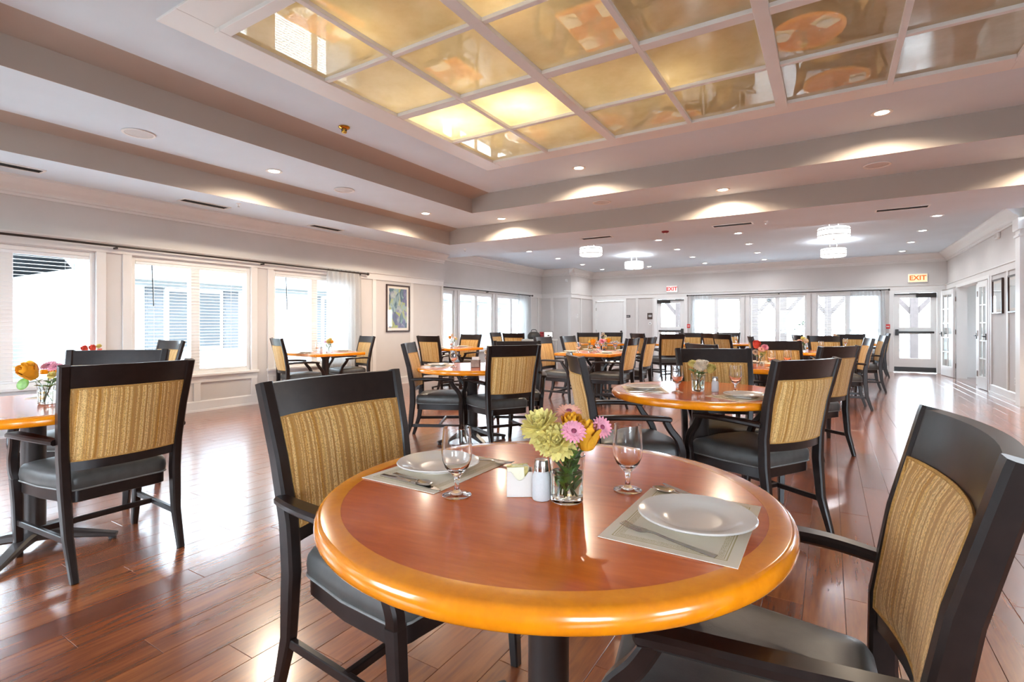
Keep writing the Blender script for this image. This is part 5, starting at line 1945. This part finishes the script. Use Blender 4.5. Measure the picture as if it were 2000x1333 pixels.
# second table
setting('T1', 205, 'left')
setting('T1', -35, 'front right')
bouquet('T1', -0.72, 3.44, [('mum', 'petal_cream', 0.0, 0.02, 0.165, 45, 1.0), ('mum', 'petal_cream', 0.035, 0.01, 0.170, 35, 0.95), ('mum', 'petal_yellow', -0.035, 0.0, 0.175, 30, 0.8),
                            ('gerbera', 'petal_cream', 0.02, -0.02, 0.185, 30, 1.0), ('rose', 'petal_yellow', 0.068, 0.02, 0.125, 40, 1.0)], True)
shaker(-0.62, 3.46, 'salt shaker on the second round table')
# left table: yellow roses
bouquet('TL', -3.60, 1.03, [('rose', 'petal_orange', -0.055, 0.02, 0.145, 40, 1.6), ('gerbera', 'petal_pink', 0.0, -0.01, 0.205, 30, 1.3), ('gerbera', 'petal_pink', 0.035, -0.01, 0.195, 30, 1.2),
                            ('mum', 'petal_yellow', 0.045, 0.02, 0.155, 40, 0.6), ('mum', 'petal_orange', 0.095, 0.0, 0.160, 50, 0.7)], True)
t = thing('round_leaf', 'round green leaf hanging beside the yellow rose on the left table', 'leaf', (-3.60 + RX * -0.105 + FX * 0.03, 1.03 + RY * -0.105 + FY * 0.03, ZT + 0.11))
o = link('blade', roundleaf_me, t)
o.rotation_euler = (0, radians(70), math.atan2(FY, FX))
o.scale = (1.5, 1.5, 1.5)
st_end = (RX * 0.085 - FX * 0.03, RY * 0.085 - FY * 0.03, -0.02)
MB().tube([(0, 0, 0.0), (st_end[0] * 0.6, st_end[1] * 0.6, 0.012), (st_end[0], st_end[1], -0.06)], 0.0018, 6).obj('stalk', 'stem_green', t, 60)
setting('TL', 135, 'far', glass=False)
bouquet('TN', -6.72, 2.30, [('rose', 'petal_red', -0.07, 0.0, 0.15, 40, 1.1), ('rose', 'petal_red', 0.01, 0.0, 0.155, 30, 1.1), ('mum', 'petal_yellow', 0.05, -0.02, 0.20, 40, 0.7), ('gerbera', 'petal_red', 0.07, 0.0, 0.16, 30, 0.9)])
# mid-room round table
setting('T2', 205, 'left')
goblet(-3.02, 4.40, 'stemmed goblet standing alone beyond the left place %s' % TD['T2'], low=True)
bouquet('T2', -2.93, 4.30, [('gerbera', 'petal_red', 0.0, 0.0, 0.17, 40, 1.0), ('mum', 'petal_cream', -0.03, 0.01, 0.15, 40, 0.7), ('rose', 'petal_pink', 0.03, 0.0, 0.16, 30, 1.0)])
t = thing('napkin_box', 'small brown paper holder on the mid-room round table', 'holder', (-3.05, 4.22, ZT), 0.4)
b = MB().box(-0.045, 0.045, -0.03, 0.03, 0, 0.075, 0.003).obj('box', 'hinge_metal', t)
MB().box(-0.035, 0.035, -0.018, 0.018, 0.07, 0.105, 0.002).obj('napkins', 'mat_board', t)
# window table
setting('TW', 90, 'right', glass=False)
setting('TW', -90, 'left', glass=False)
bouquet('TW', -6.66, 5.30, [('mum', 'petal_yellow', 0.0, 0.0, 0.17, 40, 1.1), ('mum', 'petal_orange', 0.045, 0.0, 0.165, 40, 0.8), ('gerbera', 'petal_lilac', -0.05, 0.0, 0.165, 40, 1.2), ('rose', 'petal_yellow', 0.02, -0.02, 0.175, 20, 0.9)])
goblet(-6.74, 5.16, 'stemmed goblet left of the vase on the square window table', low=True)
shaker(-6.70, 5.19, 'salt shaker on the square window table')
# small table past the picture
bouquet('T5', -6.12, 7.70, [('rose', 'petal_cream', 0.0, 0.0, 0.21, 20, 1.0), ('rose', 'petal_orange', -0.04, 0.0, 0.17, 30, 1.0), ('gerbera', 'petal_peach', 0.05, 0.0, 0.19, 30, 1.0), ('mum', 'petal_yellow', 0.075, 0.0, 0.165, 40, 0.6)])
setting('T5', 90, 'far', cut=False)
setting('T5', -90, 'near', cut=False)
# long table
bouquet('T3', -3.22, 7.55, [('rose', 'petal_orange', 0.035, 0.02, 0.13, 30, 1.5), ('gerbera', 'petal_orange', -0.02, 0.0, 0.16, 35, 0.7), ('mum', 'petal_yellow', 0.0, -0.02, 0.18, 30, 0.6)])
TD['T3b'] = 'at the far end of the long table'
TABLES['T3b'] = TABLES['T3']
bouquet('T3b', -3.12, 7.90, [('mum', 'petal_pink', -0.045, 0.0, 0.165, 30, 1.2), ('mum', 'petal_yellow', 0.035, 0.0, 0.18, 30, 1.2), ('rose', 'petal_orange', 0.06, 0.02, 0.15, 40, 1.2), ('gerbera', 'petal_pink', 0.0, 0.02, 0.18, 30, 1.2)])
for k, (a_, dx_, dy_) in enumerate(((180, 0, -0.38), (180, 0, 0.36), (0, 0, -0.38), (0, 0, 0.36))):
    TABLES['T3p'] = (TABLES['T3'][0], TABLES['T3'][1] + dy_)
    TD['T3p'] = TD['T3']
    setting('T3p', a_, ('left near', 'left far', 'right near', 'right far')[k], dist=0.30, cut=False)
# third table in line
bouquet('T4', -0.62, 5.98, [('mum', 'petal_pink', 0.045, 0.0, 0.19, 30, 1.0), ('gerbera', 'petal_peach', 0.0, 0.02, 0.17, 40, 1.3), ('rose', 'petal_red', -0.05, 0.0, 0.19, 30, 1.4), ('mum', 'petal_cream', -0.06, 0.01, 0.14, 50, 0.8), ('mum', 'petal_yellow', 0.02, 0.02, 0.14, 50, 0.7)])
setting('T4', -45, 'front', cut=False)
setting('T4', 110, 'far', cut=False)
goblet(-0.50, 5.80, 'stemmed goblet near the red rose %s' % TD['T4'], low=True)
# distant tables
bouquet('T6', -0.36, 9.66, [('mum', 'petal_orange', 0.03, 0.0, 0.17, 30, 1.2), ('mum', 'petal_yellow', -0.01, 0.0, 0.21, 30, 1.0), ('gerbera', 'petal_peach', -0.06, 0.0, 0.17, 30, 1.4), ('rose', 'petal_cream', 0.01, 0.02, 0.14, 40, 1.2)])
setting('T6', -40, 'right front', cut=False)
setting('T6', 200, 'left', cut=False)
bouquet('T13', 0.10, 11.95, [('mum', 'petal_yellow', 0.04, 0.0, 0.19, 30, 1.0), ('rose', 'petal_cream', -0.02, 0.0, 0.19, 30, 1.2), ('gerbera', 'petal_yellow', 0.0, 0.0, 0.22, 30, 1.0)])
setting('T13', 0, 'right', cut=False)
bouquet('T9', -4.60, 11.55, [('mum', 'petal_cream', 0.0, 0.0, 0.22, 30, 1.1), ('gerbera', 'petal_cream', -0.04, 0.0, 0.18, 30, 1.2), ('gerbera', 'petal_yellow', 0.05, 0.0, 0.18, 30, 1.1)])
bouquet('T8', -6.60, 11.02, [('mum', 'petal_cream', 0.0, 0.0, 0.19, 30, 1.0), ('gerbera', 'petal_yellow', -0.04, 0.0, 0.17, 30, 1.0), ('rose', 'petal_orange', 0.04, 0.0, 0.16, 30, 1.0)])
setting('T10', -60, 'near', cut=False)
setting('T10', 100, 'far', cut=False)
setting('T11', 200, 'left', cut=False)
setting('T12', 0, 'right', cut=False)
setting('T9', 60, 'far', cut=False)
setting('T8', 280, 'near', cut=False)

# grey service cart with bag, red cloth and screen, in front of the far left windows
cx, cy = -5.35, 9.78
t = thing('service_cart', 'grey service cart behind the long table at far left', 'cart', (cx, cy, 0), radians(25))
MB().box(-0.38, 0.38, -0.24, 0.24, 0.86, 0.90, 0.008).obj('top_tray', 'cart_grey', t)
MB().box(-0.38, 0.38, -0.24, 0.24, 0.18, 0.21, 0.008).obj('lower_tray', 'cart_grey', t)
for sx in (-1, 1):
    for sy in (-1, 1):
        p = MB().box(sx * 0.36 - 0.015, sx * 0.36 + 0.015, sy * 0.22 - 0.015, sy * 0.22 + 0.015, 0.08, 0.86).obj('upright', 'cart_grey', t)
        MB().lathe([(0, -0.012), (0.036, -0.012), (0.04, 0), (0.036, 0.012), (0, 0.012)], 14).xform(Matrix.Translation((sx * 0.36, sy * 0.22, 0.04)) @ Matrix.Rotation(pi / 2, 4, 'X')).obj('wheel', 'rubber_black', p, 40)
t = thing('black_bag', 'slumped black bag on the grey service cart', 'bag', (cx - 0.16, cy + 0.02, 0.901), radians(25))
MB().loft([[(0.13 * s * cos(k * pi / 8), 0.09 * s * sin(k * pi / 8), z) for k in range(16)] for z, s in ((0, 0.9), (0.03, 1.08), (0.09, 1.05), (0.14, 0.8), (0.16, 0.5))]).obj('bag_body', 'rubber_black', t, 60)
MB().tube(catmull([(-0.07, 0, 0.15), (-0.04, 0, 0.20), (0.04, 0, 0.20), (0.07, 0, 0.15)], 4), 0.008, 6).obj('handle', 'rubber_black', t, 60)
t = thing('red_cloth', 'folded dark red cloth on the service cart', 'cloth', (cx - 0.02, cy + 0.15, 0.901), radians(35))
b = MB()
for k in range(4):
    b.box(-0.07 + 0.004 * k, 0.07 - 0.003 * k, -0.05, 0.05 - 0.004 * k, 0.04 * k, 0.04 * k + 0.037, 0.012)
b.obj('folds', 'cloth_red', t, 60)
t = thing('tablet_stand', 'tilted white screen on a stand on the service cart', 'screen', (cx + 0.20, cy + 0.02, 0.901), radians(35))
MB().box(-0.10, 0.10, -0.008, 0.008, 0.03, 0.17, 0.004).xform(Matrix.Rotation(radians(-15), 4, 'X')).obj('bezel', 'rubber_black', t)
MB().box(-0.09, 0.09, -0.0095, -0.0081, 0.04, 0.16).xform(Matrix.Rotation(radians(-15), 4, 'X')).obj('display', 'screen_glass', t)
MB().box(-0.05, 0.05, -0.04, 0.06, 0, 0.012, 0.003).obj('foot', 'rubber_black', t)
MB().box(-0.02, 0.02, 0.008, 0.02, 0.01, 0.09).obj('strut', 'rubber_black', t)

# ================================================================== outdoors
S(MB().box(-60, 60, -40, 70, -0.35, -0.16).obj('ground', 'ext_ground'), 'pale ground outside the windows')


def neighbour(name, x, y0, y1, depth, h, ridge, label, wins):
    """building with its long wall facing +x at x, gable roof along y"""
    t = thing(name, label, 'building', (x, (y0 + y1) / 2, -0.16))
    L = (y1 - y0) / 2
    MB().box(-depth, 0, -L, L, 0, h).obj('wall', 'ext_wall', t)
    r = MB()
    r.prism([(0.55, h - 0.18), (0.55, h - 0.02), (-depth / 2, h + ridge), (-depth - 0.55, h - 0.02), (-depth - 0.55, h - 0.18), (-depth / 2, h + ridge - 0.18)], 'y', -L - 0.4, L + 0.4)
    rf = r.obj('roof', 'ext_roof', t)
    MB().box(0.52, 0.58, -L - 0.4, L + 0.4, h - 0.22, h - 0.02).obj('gutter', 'ext_wall', rf)
    for (wy, ww) in wins:
        f = MB().box(0, 0.05, wy - ww / 2 - 0.08, wy + ww / 2 + 0.08, 0.75, 2.25, 0.01).obj('window_frame', 'white_paint', t)
        for k in (0, 1):
            MB().box(0.05, 0.06, wy - ww / 2 + k * (ww / 2 + 0.02), wy - 0.02 + k * (ww / 2 + 0.02), 0.83, 2.17).obj('pane', 'ext_glass', f)
        for sg in (-1, 1):
            c = wy + sg * (ww / 2 + 0.30)
            sh = MB().box(0, 0.04, c - 0.19, c + 0.19, 0.75, 2.25, 0.006).obj('shutter', 'ext_shutter', t)
            for k in range(9):
                MB().box(0.04, 0.05, c - 0.15, c + 0.15, 0.83 + 0.15 * k, 0.92 + 0.15 * k).obj('louvre', 'ext_shutter', sh)
    return t


neighbour('neighbour_house', -13.4, 4.5, 22.0, 8, 2.62, 2.4, 'pale house with grey roof and shutters outside the left windows', [(-6.6, 1.2), (-2.2, 1.2), (2.6, 1.2), (6.2, 1.2)])
neighbour('garden_house', -15.5, -14.0, 2.4, 9, 3.2, 2.8, 'pale house with dark eaves outside the first left window', [(-2.0, 1.2), (3.0, 1.2)])

# pergola beyond the back wall
t = thing('pergola', 'brown timber pergola with braced posts outside the back windows', 'pergola', (-1.2, 19.4, -0.16))
for k, px in enumerate((-3.56, -0.97, -0.11, 1.16, 3.35)):
    p = MB().box(px - 0.10, px + 0.10, -0.10, 0.10, 0, 2.45, 0.01).obj('post', 'pergola_wood', t)
    for sg in (-1, 1):
        MB().sweep([(px + sg * 0.06, 0, 1.75), (px + sg * 0.60, 0, 2.42)], (0, 1, 0), 0.09, 0.13, ch=0.1).obj('brace', 'pergola_wood', p)
MB().box(-6.0, 6.5, -0.12, 0.12, 2.45, 2.68, 0.01).obj('beam', 'pergola_wood', t)
for k in range(16):
    px = -5.8 + 0.8 * k
    MB().box(px - 0.03, px + 0.03, -0.9, 1.8, 2.68, 2.82, 0.005).obj('rafter', 'pergola_wood', t)


def shrub(x, y, r, h, label):
    t = thing('garden_shrub', label, 'shrub', (x, y, -0.16))
    b = MB()
    rr = random.Random(int(x * 100))
    for k in range(260):
        a, e = rr.uniform(0, 2 * pi), rr.uniform(0, 1)
        z = h * (0.1 + 0.9 * e)
        q = r * (1 - 0.75 * e) * sqrt(rr.uniform(0.2, 1))
        M_ = Matrix.Translation((q * cos(a), q * sin(a), z)) @ Matrix.Rotation(rr.uniform(0, 6.3), 4, 'Z') @ Matrix.Rotation(rr.uniform(-1, 1), 4, 'X')
        s = 0.07
        b.add([M_ @ Vector(p) for p in ((-s, 0, 0), (0, -s * 0.5, 0.01), (s, 0, 0), (0, s * 0.5, 0.01), (0, 0, -0.004))], [(0, 1, 2, 3), (0, 4, 1), (1, 4, 2), (2, 4, 3), (3, 4, 0)])
    b.obj('foliage', 'shrub_leaf', t)
    MB().tube([(0, 0, 0), (0, 0, h * 0.6)], 0.03, 6).obj('stem', 'pergola_wood', t)


shrub(-0.9, 22.0, 0.55, 1.5, 'cone-shaped shrub outside the middle back window')
shrub(1.0, 23.5, 0.7, 1.0, 'low shrub outside the right back window')
t = thing('garden_fence', 'pale rail fence beyond the pergola', 'fence', (0, 26, -0.16))
for k in range(14):
    MB().box(-13 + 2 * k - 0.05, -13 + 2 * k + 0.05, -0.05, 0.05, 0, 1.3, 0.01).obj('fence_post', 'ext_wall', t)
for z in (0.35, 0.75, 1.15):
    MB().box(-13, 13, -0.02, 0.02, z - 0.06, z + 0.06).obj('fence_rail', 'ext_wall', t)
